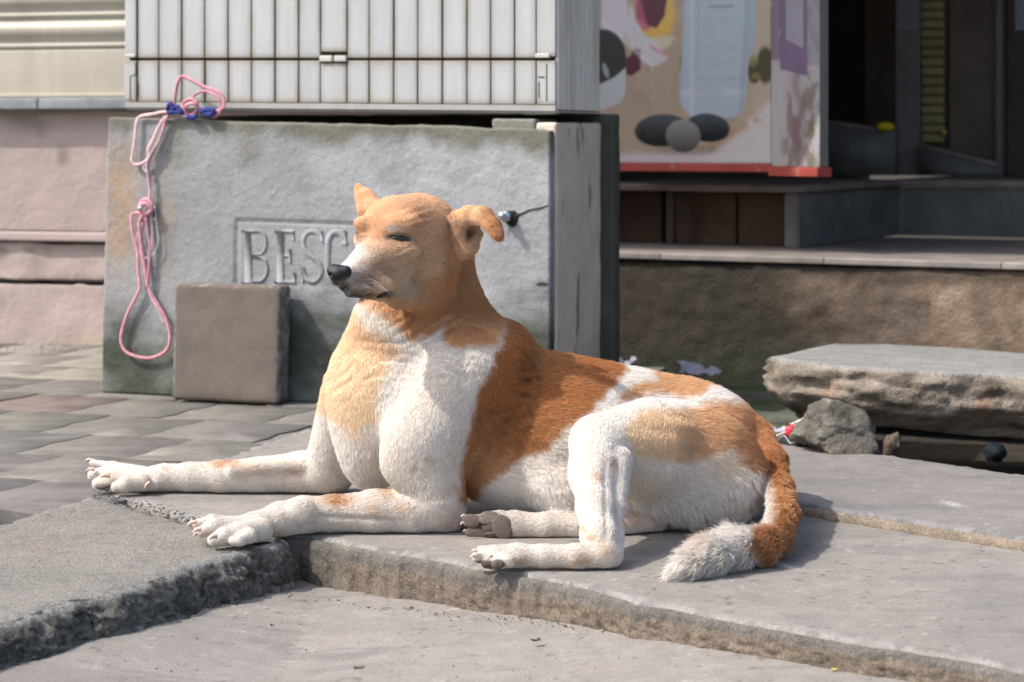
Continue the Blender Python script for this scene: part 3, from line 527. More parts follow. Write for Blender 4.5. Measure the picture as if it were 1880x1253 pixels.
# ---- pink cord
m_cord = nmat('pink cord', base=(.60, .29, .35), rough=.8, spec=.2, var=.25, vscale=60, speck=.25, sscale=500, bumps=((500, .8, .002),))
m_cordl = nmat('pale cord', base=(.70, .50, .52), rough=.8, spec=.2, var=.2, vscale=60, bumps=((500, .8, .002),))
m_blue = nmat('blue cord', base=(.030, .045, .22), rough=.8, var=.2, vscale=80, bumps=((400, .8, .003),))
cord = empty('cord', tuple(FC.pt(FC.u_at(300), -.02, .68))); tag(cord, 'tangled pink cord with blue ties looped over the plinth corner and hanging down', 'cord')
def CW(pts, v=-.012): return [FC.pt(FC.u_at(x, v if len(r) == 0 else r[0]), v if len(r) == 0 else r[0], FC.z_at(x, y, v if len(r) == 0 else r[0])) for x, y, *r in pts]
LOOPS = [('p', 4.6, [(380, 207, .01), (408, 200, .0), (410, 180, 0), (395, 166, 0), (375, 160, .01), (350, 147, .01), (334, 141, .01), (326, 152, 0), (320, 190, 0), (316, 206, -.005)]),
 ('p', 4.8, [(335, 203, -.01), (338, 188, -.01), (352, 182, -.012), (362, 192, -.012), (358, 208, -.01), (344, 210, -.01), (340, 196, -.018), (355, 190, -.02), (366, 202, -.01)]),
 ('p', 4.2, [(350, 190, -.01), (358, 174, -.005), (378, 168, 0), (400, 180, 0), (406, 200, 0), (396, 214, -.005), (378, 212, -.005), (362, 200, -.01)]),
 ('l', 3.8, [(345, 215, -.01), (318, 208, -.012), (300, 206, -.012), (280, 210, -.01), (256, 215, -.008), (250, 230), (247, 260), (243, 285), (242, 296), (248, 303), (262, 300), (273, 290), (272, 275), (282, 255), (292, 232), (304, 214)]),
 ('p', 3.6, [(310, 210, -.012), (303, 222), (296, 250), (285, 272), (276, 292), (272, 310), (276, 335), (274, 365), (270, 378)]),
 ('l', 2.8, [(306, 214, -.012), (298, 238), (292, 258, -.016), (279, 280, -.016), (270, 300, -.016), (272, 330, -.016), (276, 352, -.014), (273, 372)]),
 ('p', 5.2, [(256, 380), (262, 368), (274, 368), (280, 380), (272, 392), (260, 390), (256, 380, -.02), (268, 374, -.024), (278, 386, -.02), (266, 396, -.018)]),
 ('p', 4.4, [(268, 392), (270, 420), (275, 450), (274, 490), (270, 530)]),
 ('p', 4.2, [(262, 392), (246, 392), (241, 402), (244, 430), (252, 460), (254, 500), (257, 527), (250, 545), (236, 572), (226, 600), (222, 625), (230, 645), (250, 655), (275, 658), (298, 650), (310, 636), (312, 612), (304, 585), (290, 560), (277, 538), (270, 520), (264, 480), (258, 440), (256, 410), (262, 395)]),
 ('l', 2.4, [(276, 392), (280, 430), (276, 470), (272, 520), (274, 540), (288, 566), (302, 596)]),
 ('w', 1.2, [(284, 378), (288, 420), (290, 445), (280, 468), (262, 472), (250, 440), (262, 410)]),
 ('w', 1.4, [(268, 296), (262, 308), (272, 316), (266, 300)])]
m_str = nmat('white string', base=(.7, .7, .7), rough=.8, var=.1)
for kk, w_, pts in LOOPS: tube('cord_strand', CW(pts), w_*1.30*.55/1000*1.45, {'p': m_cord, 'l': m_cordl, 'w': m_str}[kk], cord, 8, flat=.75)
for pts in ([(306, 203), (312, 190), (318, 200), (326, 196), (334, 208), (322, 206), (308, 208)], [(368, 206), (378, 202), (392, 203), (386, 212), (374, 210)], [(344, 214), (352, 216), (362, 214)]): tube('blue_tie', CW(pts, -.014), .0065, m_blue, cord, 8, flat=.8)
q = CW([(272, 385)], -.006)[0]; tube('hook', [q+np.array([.014, .01, .02]), q+np.array([.016, 0, 0]), q+np.array([.015, .01, -.03])], .004, m_grime, cord, 8)
ico('hook_nut', CW([(258, 383)], -.028)[0], (.006, .004, .006), m_steel, cord, 2)

# ================================================================ SHOP ON THE RIGHT
FR = Frame(0.303, 6.02, -27.8)
shop = empty('shop_front', tuple(FR.pt(0.6, 0.5, 0))); tag(shop, 'dark open shop front with tiled steps on the right', 'shop')
m_ris = nmat('grimy cement', rough=.95, spec=.15, var=.15, vscale=8, speck=.18, sscale=220, bumps=((40, .6, .010), (120, .8, .005), (300, .6, .002)), attr=True)
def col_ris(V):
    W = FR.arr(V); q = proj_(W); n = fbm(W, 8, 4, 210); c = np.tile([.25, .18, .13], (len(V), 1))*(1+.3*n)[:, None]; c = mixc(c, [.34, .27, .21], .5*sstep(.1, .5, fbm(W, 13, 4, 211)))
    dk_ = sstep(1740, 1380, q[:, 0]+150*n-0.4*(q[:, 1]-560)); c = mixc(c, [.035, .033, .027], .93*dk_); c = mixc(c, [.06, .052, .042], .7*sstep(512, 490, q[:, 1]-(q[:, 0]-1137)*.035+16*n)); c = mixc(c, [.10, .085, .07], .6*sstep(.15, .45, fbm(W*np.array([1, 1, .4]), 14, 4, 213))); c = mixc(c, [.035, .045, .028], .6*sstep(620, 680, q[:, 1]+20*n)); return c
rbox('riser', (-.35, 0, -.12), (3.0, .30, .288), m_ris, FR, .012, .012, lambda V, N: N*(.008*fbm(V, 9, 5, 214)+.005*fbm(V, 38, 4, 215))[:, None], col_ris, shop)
m_ft = nmat('floor tile', base=(.23, .205, .19), rough=.5, spec=.4, var=.3, vscale=9, bumps=((20, .1, .003),))
for k in range(7):
    a = -.35+k*.48
    for j in range(2): rbox('floor_tile', (a+.0003, -.012+j*.62, .292), (a+.4797, .606+j*.62, .311), m_ft, FR, .004, .2, None, None, shop)
m_blu = nmat('bluish stone', base=(.15, .148, .145), rough=.5, var=.35, vscale=6, streak=((8, 8, 3), .25), bumps=((20, .2, .005),))
m_brn = nmat('brown trim stone', base=(.22, .175, .155), rough=.5, var=.25, vscale=9, bumps=((20, .2, .005),))
m_dk = nmat('dark interior', base=(.075, .060, .048), rough=.8, var=.3, vscale=5)
m_post = nmat('grey post', base=(.17, .15, .15), rough=.6, var=.15, vscale=6)
uA = FR.u_at(1467, .42); vA = .42; vB = 1.36
rbox('step_side', (uA-.03, vA+.002, .312), (uA, vB+.05, .470), m_blu, FR, .003, .2, None, None, shop)
rbox('step_riser', (uA, vB, .312), (3.0, vB+.03, .470), m_blu, FR, .003, .2, None, None, shop)
for k in range(4): rbox('step_tread', (uA-.03+k*.62, vB-.02, .472), (uA-.03+k*.62+.618, 3.2, .496), m_brn, FR, .008, .2, None, None, shop)
rbox('step_tread', (-.35, vA-.02, .472), (uA+.018, vB-.022, .496), m_brn, FR, .008, .2, None, None, shop)
rbox('counter_post', (uA-.045, vA, .312), (uA-.008, vA+.05, .471), m_post, FR, .003, .2, None, None, shop)
rbox('counter_post', (FR.u_at(1215, vA), vA+.03, .312), (FR.u_at(1228, vA), vA+.06, .471), m_dk, FR, .003, .2, None, None, shop)
m_card = nmat('brown board', base=(.14, .085, .055), rough=.8, var=.25, vscale=7, bumps=((25, .3, .004),))
for x0_, x1_ in ((1105, 1213), (1232, 1350), (1356, 1448)): rbox('back_board', (FR.u_at(x0_, vA+.12), vA+.12, .312), (FR.u_at(x1_, vA+.12), vA+.14, .465), m_card, FR, .003, .1, None, None, shop)
Yi = 2.0
def IU(px): return FR.u_at(px, Yi)
def IZ(px, py): return FR.z_at(px, py, Yi)
rbox('interior_wall', (-.35, 3.2, .49), (4.2, 3.3, 2.3), nmat('brown wall', base=(.22, .16, .12), rough=.9, var=.3, vscale=3), FR, .01, 1, None, None, shop)
rbox('side_partition', (-.42, .45, 0), (-.352, 3.3, 2.3), m_dk, FR, .01, 1, None, None, shop)
FO = Frame(0.303, 6.02, -16.0)
rbox('shade_ceiling', (-2.3, -.72, 2.3), (4.5, 5.2, 2.4), m_dk, FO, .01, 1, None, None, shop)  # unseen; overhang skewed and sized to place the sun's shadow edge
rbox('side_partition', (4.1, .4, -.1), (4.2, 3.3, 2.3), m_dk, FR, .01, 1, None, None, shop)
rbox('pillar', (IU(1642), Yi, .498), (IU(1690), Yi+.10, 2.28), m_post, FR, .01, .3, None, None, shop)
rbox('pillar_panel', (IU(1646), Yi-.006, IZ(1660, 58)), (IU(1689), Yi-.001, 1.6), nmat('grey panel', base=(.19, .19, .21), rough=.5, var=.1), FR, .002, .3, None, None, shop)
m_yel = nmat('yellow corrugated', base=(.27, .23, .10), rough=.6, var=.2, vscale=12)
zc = IZ(1712, 262)
for k in range(40): rbox('corrugation', (IU(1692), Yi-.01, zc+k*.034), (IU(1734), Yi+.02, zc+k*.034+.031), m_yel, FR, .008, .05, None, None, shop)
m_door = nmat('brown door', base=(.13, .095, .08), rough=.5, var=.3, vscale=4)
rbox('door_panel', (IU(1740), Yi+.02, .498), (IU(1828), Yi+.05, 2.28), m_door, FR, .004, .3, None, None, shop)
rbox('door_post', (IU(1830), Yi-.02, .498), (IU(1842), Yi+.05, 2.28), m_post, FR, .004, .3, None, None, shop)
rbox('notice', (IU(1862), Yi+.01, IZ(1870, 56)), (IU(1905), Yi+.015, IZ(1870, -60)), nmat('notice paper', base=(.25, .27, .32), rough=.6, var=.1), FR, .001, .3, None, None, shop)
rbox('door_panel', (IU(1846), Yi+.02, .498), (IU(1990), Yi+.05, 2.28), m_dk, FR, .004, .3, None, None, shop)
def wedge(name, x0, x1, y0, y1, mat, dv=0, th=0):
    V, Q = [], [(0, 1, 2, 3), (5, 4, 7, 6), (1, 0, 4, 5), (2, 1, 5, 6), (3, 2, 6, 7), (0, 3, 7, 4)]
    for v in (Yi-.05+dv, Yi+.03+dv):
        for (px, py) in ((x0, None), (x1, None), (x1, y1), (x0, y0)): V.append(FR.pt(FR.u_at(px, Yi), v, .498 if py is None else FR.z_at(px, py, Yi)))
    if th:
        for i in (0, 1, 4, 5): V[i][2] = V[i+2 if i in (0, 4) else i+1][2] if False else V[i][2]
    return mesh_np(name, V, Q, mat, shop, smooth=False)
wedge('stair_plinth', 1500, 1648, 224, 246, m_blu); wedge('stair_plinth', 1694, 1836, 270, 306, m_blu)
for (xa, ya, xb, yb) in ((1500, 222, 1648, 244), (1694, 268, 1836, 304)):
    a = FR.pt(IU(xa), Yi-.03, IZ(xa, ya)); b = FR.pt(IU(xb), Yi-.03, IZ(xb, yb)); tube('stair_cap', [a, b], [.012, .012], m_brn, shop, 6, sub=1)
yl = ico('yellow_sponge', FR.pt(IU(1636), Yi-.06, IZ(1636, 233)), (.034, .02, .017), nmat('yellow foam', base=(.75, .55, .02), rough=.7, var=.1), None, 2, .12, 4); tag(yl, 'bright yellow sponge lying on the sloping stair plinth in the shop', 'sponge')
yl = ico('yellow_knob', FR.pt(IU(1737), Yi-.03, IZ(1737, 243)), (.012, .012, .012), nmat('brass', base=(.5, .33, .06), rough=.4, var=.1), shop, 2)
# shoes and scraps at the back of the step
m_blk = nmat('black rubber', base=(.012, .012, .014), rough=.5, var=.3)
ZS = .311
def GS(px, py): q = G(px, py, ZS); return q
for (px, py, rx, ry, rz) in ((1655, 426, .042, .03, .030),):
    sh_ = ico('dark_shoe', GS(px, py)+np.array([0, 0, rz*.8]), (rx, ry, rz), m_blk, None, 3, .25, 6); tag(sh_, 'black shoe lying left of the silver scrap on the shop step', 'shoe')
f_ = ico('foil_scrap', GS(1695, 431)+np.array([0, 0, .008]), (.018, .012, .010), nmat('foil', base=(.6, .62, .66), rough=.25, metallic=.6), None, 2, .5, 8, nscale=3, smooth=False); tag(f_, 'small silver foil scrap beside the black shoe on the shop step', 'foil scrap')
r_ = tube('black_rod', [GS(1745, 430)+np.array([0, 0, .022]), GS(1760, 431)+np.array([0, 0, .018]), GS(1850, 434)+np.array([0, 0, .014]), GS(1872, 433)+np.array([0, 0, .02])], [.022, .012, .012, .018], m_blk, None, 10); tag(r_, 'long thin black rod lying against the back of the shop step', 'rod')
f_ = ico('glass_piece', GS(1610, 436)+np.array([0, 0, .010]), (.03, .015, .012), nmat('grey plastic', base=(.10, .12, .13), rough=.3), None, 2, .2, 9); tag(f_, 'small grey plastic lump left of the black shoe on the shop step', 'scrap')

# ---- poster box
PV = .22
pb = empty('poster_stand', tuple(FR.pt(FR.u_at(1300, PV), PV, .55))); tag(pb, 'printed spa poster panel with bottle, stones and petals above a red rail', 'poster')
def poster_col(q):
    x, y = q[:, 0], q[:, 1]; n = len(x); z0 = np.column_stack([x/40, y/40, 0*x]); c = np.tile([.50, .40, .31], (n, 1)); w_ = 0.5+0.5*np.sin(x*1.1+np.sin(y*.5)); c = c*(0.84+.20*w_*(0.5+0.5*np.sin(y*1.0)))[:, None]; c *= (1+.12*fbm(z0, 1.5, 3, 300))[:, None]; c = mixc(c, [.36, .26, .18], .35*sstep(.0, .5, fbm(np.column_stack([x/9, y/9, 0*x]), 1.3, 3, 303)))
    e = lambda cx, cy, rx, ry, s=0.12, rot=0: sstep(1+s, 1-s, np.sqrt((((x-cx)*math.cos(rot)+(y-cy)*math.sin(rot))/rx)**2+((-(x-cx)*math.sin(rot)+(y-cy)*math.cos(rot))/ry)**2))
    def pg(pts, s=2.0): return sstep(s, -s, poly_sd(q, pts))
    c = mixc(c, [.55, .49, .40], sstep(1330, 1420, x)*.6); c = mixc(c, [.60, .57, .60], sstep(272, 292, y+.02*(x-1130)*.5)*.9)
    c = mixc(c, [.62, .60, .60], .85*pg([(1300, 290), (1420, 180), (1430, 300), (1290, 300)], 8)); c = mixc(c, [.42, .26, .14], .6*np.exp(-((y-(268-(x-1310)*.62))/9)**2)*(x > 1300)*(x < 1400)*(fbm(z0*3, 1.5, 3, 301) > -.1))
    # flower
    c = mixc(c, [.72, .48, .12], .95*pg([(1165, 0), (1235, -5), (1240, 30), (1232, 62), (1205, 72), (1175, 66)], 5)); c = mixc(c, [.66, .62, .45], .8*pg([(1175, 70), (1238, 66), (1230, 85), (1205, 95), (1185, 92)], 4))
    c = mixc(c, [.66, .60, .68], .95*pg([(1104, -10), (1150, -10), (1158, 50), (1140, 80), (1104, 60)], 5)); c = mixc(c, [.64, .62, .66], .9*pg([(1158, 5), (1180, 60), (1215, 90), (1226, 108), (1205, 122), (1178, 112), (1150, 70)], 3)); c = mixc(c, [.68, .25, .42], .8*np.exp(-((y-(88+.55*(x-1198)))/4)**2)*(x > 1192)*(x < 1222))
    c = mixc(c, [.10, .015, .05], .96*pg([(1168, -10), (1226, -10), (1220, 30), (1205, 52), (1190, 48), (1172, 32)], 3)); c = mixc(c, [.40, .06, .18], .7*pg([(1166, 0), (1178, 30), (1195, 52), (1180, 56), (1166, 36)], 3)); c = mixc(c, [.11, .02, .04], .95*pg([(1165, 88), (1176, 92), (1176, 128), (1160, 140), (1148, 136), (1148, 108), (1158, 102)], 3))
    fl_ = (0.5+0.5*np.sin((x-1165)*.55+y*.30+2*fbm(z0, 3, 2, 340)))*pg([(1104, -10), (1245, -10), (1240, 70), (1226, 108), (1205, 122), (1150, 80), (1104, 60)], 4); c = c*(1-.05*fl_)[:, None]; c = mixc(c, [.78, .74, .78], .45*np.exp(-((y-60-.9*(x-1130))/7)**2)*(x > 1104)*(x < 1200)); c = mixc(c, [.62, .16, .30], .55*np.exp(-((x-1172-.25*y)/5)**2)*(y < 60))
    # jar
    c = mixc(c, [.50, .53, .56], .97*pg([(1095, 150), (1149, 124), (1148, 172), (1138, 190), (1104, 203), (1095, 204)], 2)); c = mixc(c, [.022, .03, .03], .97*np.maximum(e(1106, 100, 42, 46, .05)*(y < 140+.0*x), pg([(1090, 100), (1149, 96), (1149, 124), (1128, 142), (1104, 154), (1090, 155)], 2))); c = mixc(c, [.45, .5, .5], .7*e(1112, 130, 5, 14, .3, -.3))
    # dark olive leaves right
    c = mixc(c, [.06, .055, .025], .9*np.maximum(e(1405, 120, 16, 34, .2), e(1385, 132, 12, 22, .2))); c = mixc(c, [.30, .28, .10], .6*np.maximum(e(1383, 112, 9, 12, .3), e(1388, 140, 8, 6, .4))); c = mixc(c, [.18, .15, .03], .7*e(1256, 118, 9, 18, .3))
    # bottle
    bot = pg([(1256, -20), (1390, -20), (1385, 90), (1374, 110), (1370, 170), (1366, 200), (1345, 217), (1310, 219), (1265, 212), (1248, 190), (1247, 150), (1252, 110), (1254, 60)], 2.5); c = mixc(c, [.43, .50, .58], bot*.96)
    c = mixc(c, [.56, .60, .66], .8*bot*np.exp(-((y-166-.002*(x-1310)**2)/7)**2)); c = mixc(c, [.36, .42, .49], .7*bot*sstep(1258, 1248, x)+.5*bot*sstep(1355, 1375, x)); c = mixc(c, [.36, .40, .44], .5*e(1300, 166, 28, 7, .4))
    lab = pg([(1284, -20), (1374, -20), (1368, 140), (1280, 144)], 1); c = mixc(c, [.48, .54, .61], .5*lab); fr_ = np.maximum(np.exp(-((x-1283)/1.0)**2), np.exp(-((y-144)/1.0)**2)*(x < 1368))*(y < 145)*(x > 1281); c = mixc(c, [.25, .28, .35], .5*fr_*(x < 1370))
    for (ya, yb, x0_, x1_, st) in ((20, 24, 1290, 1362, 4), (31, 66, 1288, 1362, 5), (82, 96, 1288, 1355, 5), (108, 128, 1286, 1352, 5)): c = mixc(c, [.30, .34, .41], .45*((y > ya) & (y < yb) & (np.mod(y-ya, st) < 1.6) & (x > x0_) & (x < x1_) & (vnoise(np.column_stack([x/2.2, np.floor((y-ya)/st)*7.7, 0*x]), 330) > .36)))
    c = mixc(c, [.60, .65, .71], .5*bot*np.exp(-((x-1270)/5)**2)); c = mixc(c, [.28, .33, .40], .45*bot*np.exp(-((x-1366+.05*(y-100))/4)**2)); c = mixc(c, [.30, .30, .30], .5*np.exp(-((y-221+.0016*(x-1310)**2*0)/4)**2)*(x > 1262)*(x < 1352))
    # stones
    for (cx, cy, rx, ry, b, ro) in ((1216, 240, 51, 30, (.045, .052, .058), -.05), (1300, 235, 40, 26, (.040, .048, .056), .12)):
        m = e(cx, cy, rx, ry, .06, ro); sh2 = np.clip(.7-.9*(y-cy)/ry+.3*fbm(z0*2, 2, 3, 302), .25, 1.9); c = c*(1-m[:, None])+np.array(b)[None]*sh2[:, None]*1.5*m[:, None]
    c = mixc(c, [.25, .20, .17], .5*e(1255, 276, 60, 9, .5)); m = e(1254, 250, 32, 30, .06, .2); sh2 = np.clip(.85-.5*(y-245)/30, .35, 1.3); c = c*(1-m[:, None])+np.array([.23, .225, .225])[None]*sh2[:, None]*1.1*m[:, None]
    return c
def side_col(q):
    return side_col_(q)*np.array([.85, .86, .86])
def side_col_(q):
    x, y = q[:, 0], q[:, 1]; z0 = np.column_stack([x/25, y/60, 0*x]); c = np.tile([.50, .47, .50], (len(x), 1)); n = fbm(z0, 2, 4, 310)
    c = mixc(c, [.24, .19, .16], .8*sstep(-.1, .3, n)*sstep(120, 180, y)); c = mixc(c, [.52, .52, .54], sstep(1450, 1425, x)*sstep(110, 130, y)*.9); c = mixc(c, [.24, .14, .20], .55*np.exp(-((x-1466-6*np.sin(y/14))/8)**2)*(y > 120)); c = mixc(c, [.20, .22, .12], .6*sstep(.0, .4, fbm(z0*1.7, 2, 3, 311))*sstep(1470, 1490, x))
    c = mixc(c, [.20, .13, .27], .85*((x > 1432-(y < 0)*0)*(x < 1482)*(y < 128+.25*(x-1434)))); c = mixc(c, [.20, .13, .20], .7*(x < 1434)*(y < 110)*(n > -.3)); c = mixc(c, [.40, .39, .46], .95*((x > 1443)*(x < 1474)*(y < 72+.55*(x-1443)))); c = mixc(c, [.30, .29, .38], .6*(x > 1482)*(y < 120)); return c
m_print = nmat('printed vinyl', rough=.35, spec=.4, var=.03, vscale=6, bumps=((9, .15, .01),), attr=True)
def print_sheet(name, fr_, v, pxa, pxb, z0, z1, colf, nu, nz):
    ua, ub = fr_.u_at(pxa, v), fr_.u_at(pxb, v); U, Z = np.meshgrid(np.linspace(ua, ub, nu), np.linspace(z0, z1, nz), indexing='ij'); V = fr_.arr(np.column_stack([U.ravel(), np.full(U.size, v), Z.ravel()])); q = proj_(V)
    return mesh_np(name, V, grid_faces(nu, nz), m_print, pb, np.clip(colf(q)*.86, 0, 1)**1.12, True)  # whole print dulled for the shade it hangs in
zp0 = FR.z_at(1270, 299, PV); zp1 = FR.z_at(1270, -30, PV)
print_sheet('printed_front', FR, PV, 1098, 1415, zp0, zp1, poster_col, 320, 330)
rbox('backing', (FR.u_at(1098, PV), PV+.003, zp0), (FR.u_at(1415, PV), PV+.05, 1.9), m_post, FR, .002, .3, None, None, pb)
pC = FR.pt(FR.u_at(1415, PV), PV, 0); pD = P(1505, 300, pC[1]-.20); ang = math.degrees(math.atan2(pD[1]-pC[1], pD[0]-pC[0])); FS = Frame(pC[0], pC[1], ang)
zs0 = FS.z_at(1460, 306); print_sheet('printed_side', FS, 0.0, 1416, 1505, zs0, zs0+.62, side_col, 80, 250)
rbox('backing', (.002, .003, zs0), (FS.u_at(1505), .03, 1.9), m_post, FS, .002, .3, None, None, pb)
m_red = nmat('worn red rail', base=(.30, .055, .045), rough=.5, var=.25, vscale=14, tint=((.35, .28, .25), 18, .55, .75, .6), bumps=((60, .3, .003),))
rbox('red_rail', (FR.u_at(1098, PV), PV-.010, zp0-.026), (FR.u_at(1417, PV), PV+.06, zp0-.001), m_red, FR, .003, .1, None, None, pb)
rbox('red_rail', (.0, -.010, zs0-.028), (FS.u_at(1506), .04, zs0-.001), m_red, FS, .003, .1, None, None, pb)
m_ink = nmat('pale grey ink', base=(.22, .25, .31), rough=.5, var=0, bumps=())
def ptext(s_, px, py, hpx):
    cu = bpy.data.curves.new('print_lettering', 'FONT'); cu.body = s_; cu.align_x = 'CENTER'; cu.size = hpx*5.95/F*1.35; cu.materials.append(m_ink)
    o = bpy.data.objects.new('print_lettering', cu); C.objects.link(o); p = FR.pt(FR.u_at(px, PV), PV-.0012, FR.z_at(px, py, PV)); o.location = p; o.rotation_euler = (R(90), 0, R(-27.8)); bpy.context.view_layer.update(); me = bpy.data.meshes.new_from_object(o.evaluated_get(bpy.context.evaluated_depsgraph_get())); o2 = bpy.data.objects.new('print_lettering', me); C.objects.link(o2); o2.location = o.location; o2.rotation_euler = o.rotation_euler; bpy.data.objects.remove(o, do_unlink=True); o2.name = 'print_lettering'; child(o2, pb)
ptext('Herbal Bath', 1324, 15, 8)

# ================================================================ BIG BROKEN SLAB, ROCKS, MOSSY BLOCKS
m_stone = nmat('broken stone', rough=.95, spec=.15, var=.16, vscale=12, speck=.28, sscale=200, bumps=((30, .7, .014), (110, .8, .006), (380, .6, .002)), attr=True)
def stone_geo(name, top_px, zt, th, over, mat, colf, seed, res=.011):
    """a thick slab whose outline is given on its top face, with layered broken sides"""
    poly = np.array(top_px); n = len(poly); seg = []
    for i in range(n):
        a, b = poly[i], poly[(i+1) % n]; m = max(1, int(np.linalg.norm(b-a)/res)); seg += [a+(b-a)*k/m for k in range(m)]
    ring = np.array(seg); cen = ring.mean(0); N_ = len(ring); K = 16; V = []
    t_ = np.roll(ring, -1, 0)-np.roll(ring, 1, 0); nr = np.column_stack([t_[:, 1], -t_[:, 0]]); nr /= np.linalg.norm(nr, axis=1, keepdims=True)
    if ((nr*(ring-cen)).sum(1)).mean() < 0: nr = -nr
    tz = zt(ring)
    for k in range(K+1):
        s = k/K; p = np.column_stack([ring, np.full(N_, -s*th)]); lay = fbm(p*np.array([1, 1, 5]), 9, 4, seed)*.022-np.abs(fbm(p*np.array([1, 1, 3]), 16, 4, seed+2))*.020+fbm(p*np.array([1, 1, 2]), 50, 4, seed+3)*.012+.004
        prof = .012*math.sin(math.pi*s)-over*max(0, s-.45)**1.3-(.008 if k == 0 else 0); off = (prof+lay*(0.15 if k == 0 else 1)); q = ring+nr*off[:, None]; zz = tz-s*th*(1+.12*fbm(p3(ring), 5, 3, seed+9)); V.append(np.column_stack([q, zz]))
    Q = []
    for k in range(K):
        i = np.arange(N_); j = (i+1) % N_; Q.append(np.stack([k*N_+i, k*N_+j, (k+1)*N_+j, (k+1)*N_+i], 1))
    M = 14; 
    for k in range(1, M+1):
        s = k/M; q = V[0][:, :2]*(1-s)+cen*s; V.append(np.column_stack([q, zt(q)+.003*fbm(p3(q), 10, 4, seed+20)]))
        a0 = 0 if k == 1 else (K+k-1)*N_; b0 = (K+k)*N_; i = np.arange(N_); j = (i+1) % N_; Q.append(np.stack([a0+i, b0+i, b0+j, a0+j], 1))
    bot = V[K].mean(0); V.append(bot[None]); off = sum(len(v) for v in V)-1; i = np.arange(N_); j = (i+1) % N_; T = np.stack([K*N_+i, K*N_+j, np.full(N_, off)], 1)
    V = np.vstack(V); return mesh_np(name, V, np.vstack(Q), mat, None, colf(V), True, tri=T)
zsl = .155
def col_big(V):
    q = proj_(V); zt_ = zsl_f(V[:, :2]); top = sstep(.008, .001, zt_-V[:, 2]); n = fbm(V, 7, 4, 230); c = np.tile([.235, .20, .162], (len(V), 1))*(1+.30*n)[:, None]; c = mixc(c, [.07, .058, .046], .8*sstep(.05, .4, fbm(V*np.array([1, 1, 2.5]), 16, 4, 231))); c = mixc(c, [.34, .30, .25], .5*sstep(.15, .45, fbm(V, 26, 4, 232)))
    for a, b, r in ((1523, 720, 10), (1808, 745, 14)): c = mixc(c, [.30, .15, .08], .6*np.exp(-(((q[:, 0]-a)/r)**2+((q[:, 1]-b)/(r*1.2))**2)))
    t = np.tile([.245, .245, .24], (len(V), 1))*(1+.12*fbm(V*np.array([1, 3, 1]), 8, 4, 233))[:, None]; return c*(1-top[:, None])+t*top[:, None]
def zsl_f(q): return zsl-.010*(q[:, 1]-4.4)-.035*(q[:, 0]-.5)
bigp = [G(x, y, z_)[:2] for x, y, z_ in ((1410, 648, .158), (1440, 640, .16), (1480, 628, .158), (1530, 617, .156), (1620, 619, .15), (1740, 628, .14), (1900, 645, .13), (2150, 670, .12), (2200, 740, .10), (1900, 706, .12), (1840, 693, .13), (1740, 684, .14), (1650, 678, .145), (1560, 670, .15), (1500, 662, .155), (1440, 656, .158))]
o = stone_geo('broken_stone_slab', bigp, zsl_f, .134, .16, m_stone, col_big, 240); tag(o, 'thick broken stone slab lying on a rock below the shop step', 'stone slab')
def col_rock(V):
    n = fbm(V, 14, 4, 250); c = np.tile([.115, .105, .088], (len(V), 1))*(1+.45*n)[:, None]; c = mixc(c, [.42, .43, .44], .7*sstep(.05, .35, fbm(V, 22, 3, 251))*sstep(.04, .10, V[:, 2])); return mixc(c, [.06, .075, .04], .5*sstep(.2, .5, fbm(V, 18, 3, 252)))
rc = G(1548, 832, .018); o = ico('support_rock', (rc[0], rc[1]+.05, .052), (.100, .075, .060), m_stone, None, 5, .30, 12, colf=col_rock, nscale=2.2, facet=14); tag(o, 'jagged grey rock propping up the broken stone slab', 'rock')
V_ = np.array([v.co[:] for v in o.data.vertices]); ztmp = V_[:, 2]; k_ = np.clip((ztmp+.0)/.12, 0, 1); cx_, cy_ = rc[0], rc[1]+.05
V_[:, 0] = cx_+(V_[:, 0]-cx_)*(1.12-.55*k_)-.018*k_; o.data.vertices.foreach_set('co', V_.astype(np.float32).ravel())
o = ico('small_rock', G(1648, 838, 0.0)+np.array([0, .05, .012]), (.018, .018, .030), m_stone, None, 4, .3, 21, colf=lambda V: np.tile([.11, .085, .065], (len(V), 1)), facet=9); tag(o, 'small brown stone in the dark gap right of the propping rock', 'stone')
m_moss = nmat('mossy stone', rough=.95, spec=.15, var=.25, vscale=14, speck=.2, sscale=220, bumps=((30, .6, .010), (140, .6, .004)), attr=True)
def col_moss(s_):
    def f(V): c = np.tile([.085, .092, .075], (len(V), 1))*(1+.25*fbm(V, 9, 4, s_))[:, None]; return mixc(c, [.05, .085, .022], .8*sstep(.0, .4, fbm(V, 10, 3, s_+1)))
    return f
def wbox(name, lo, hi, s_, label, cat, r=.02, mat=None, colf=None, fr_=None, amp=.008):
    o = rbox(name, lo, hi, mat or m_moss, fr_, r, .015, lambda V, N: N*(amp*fbm(V, 14, 4, s_+5))[:, None], colf or col_moss(s_)); tag(o, label, cat); return o
FM = Frame(*G(1140, 735, 0)[:2], -24)
wbox('kerb_block', (-.30, -.02, -.12), (.46, .62, -.012), 260, 'long dark mossy kerb block along the foot of the grimy step', 'kerb', fr_=FM)
a = G(1412, 748, -.02); wbox('mossy_stone', (a[0]-.055, a[1]-.02, -.13), (a[0]+.09, a[1]+.16, -.022), 270, 'dark flat stone left of the big broken slab', 'stone', r=.025)
a = G(1425, 790, -.03); wbox('mossy_stone', (a[0]-.07, a[1]-.04, -.13), (a[0]+.06, a[1]+.15, -.035), 280, 'green mossy stone beside the litter left of the propping rock', 'stone', r=.025)
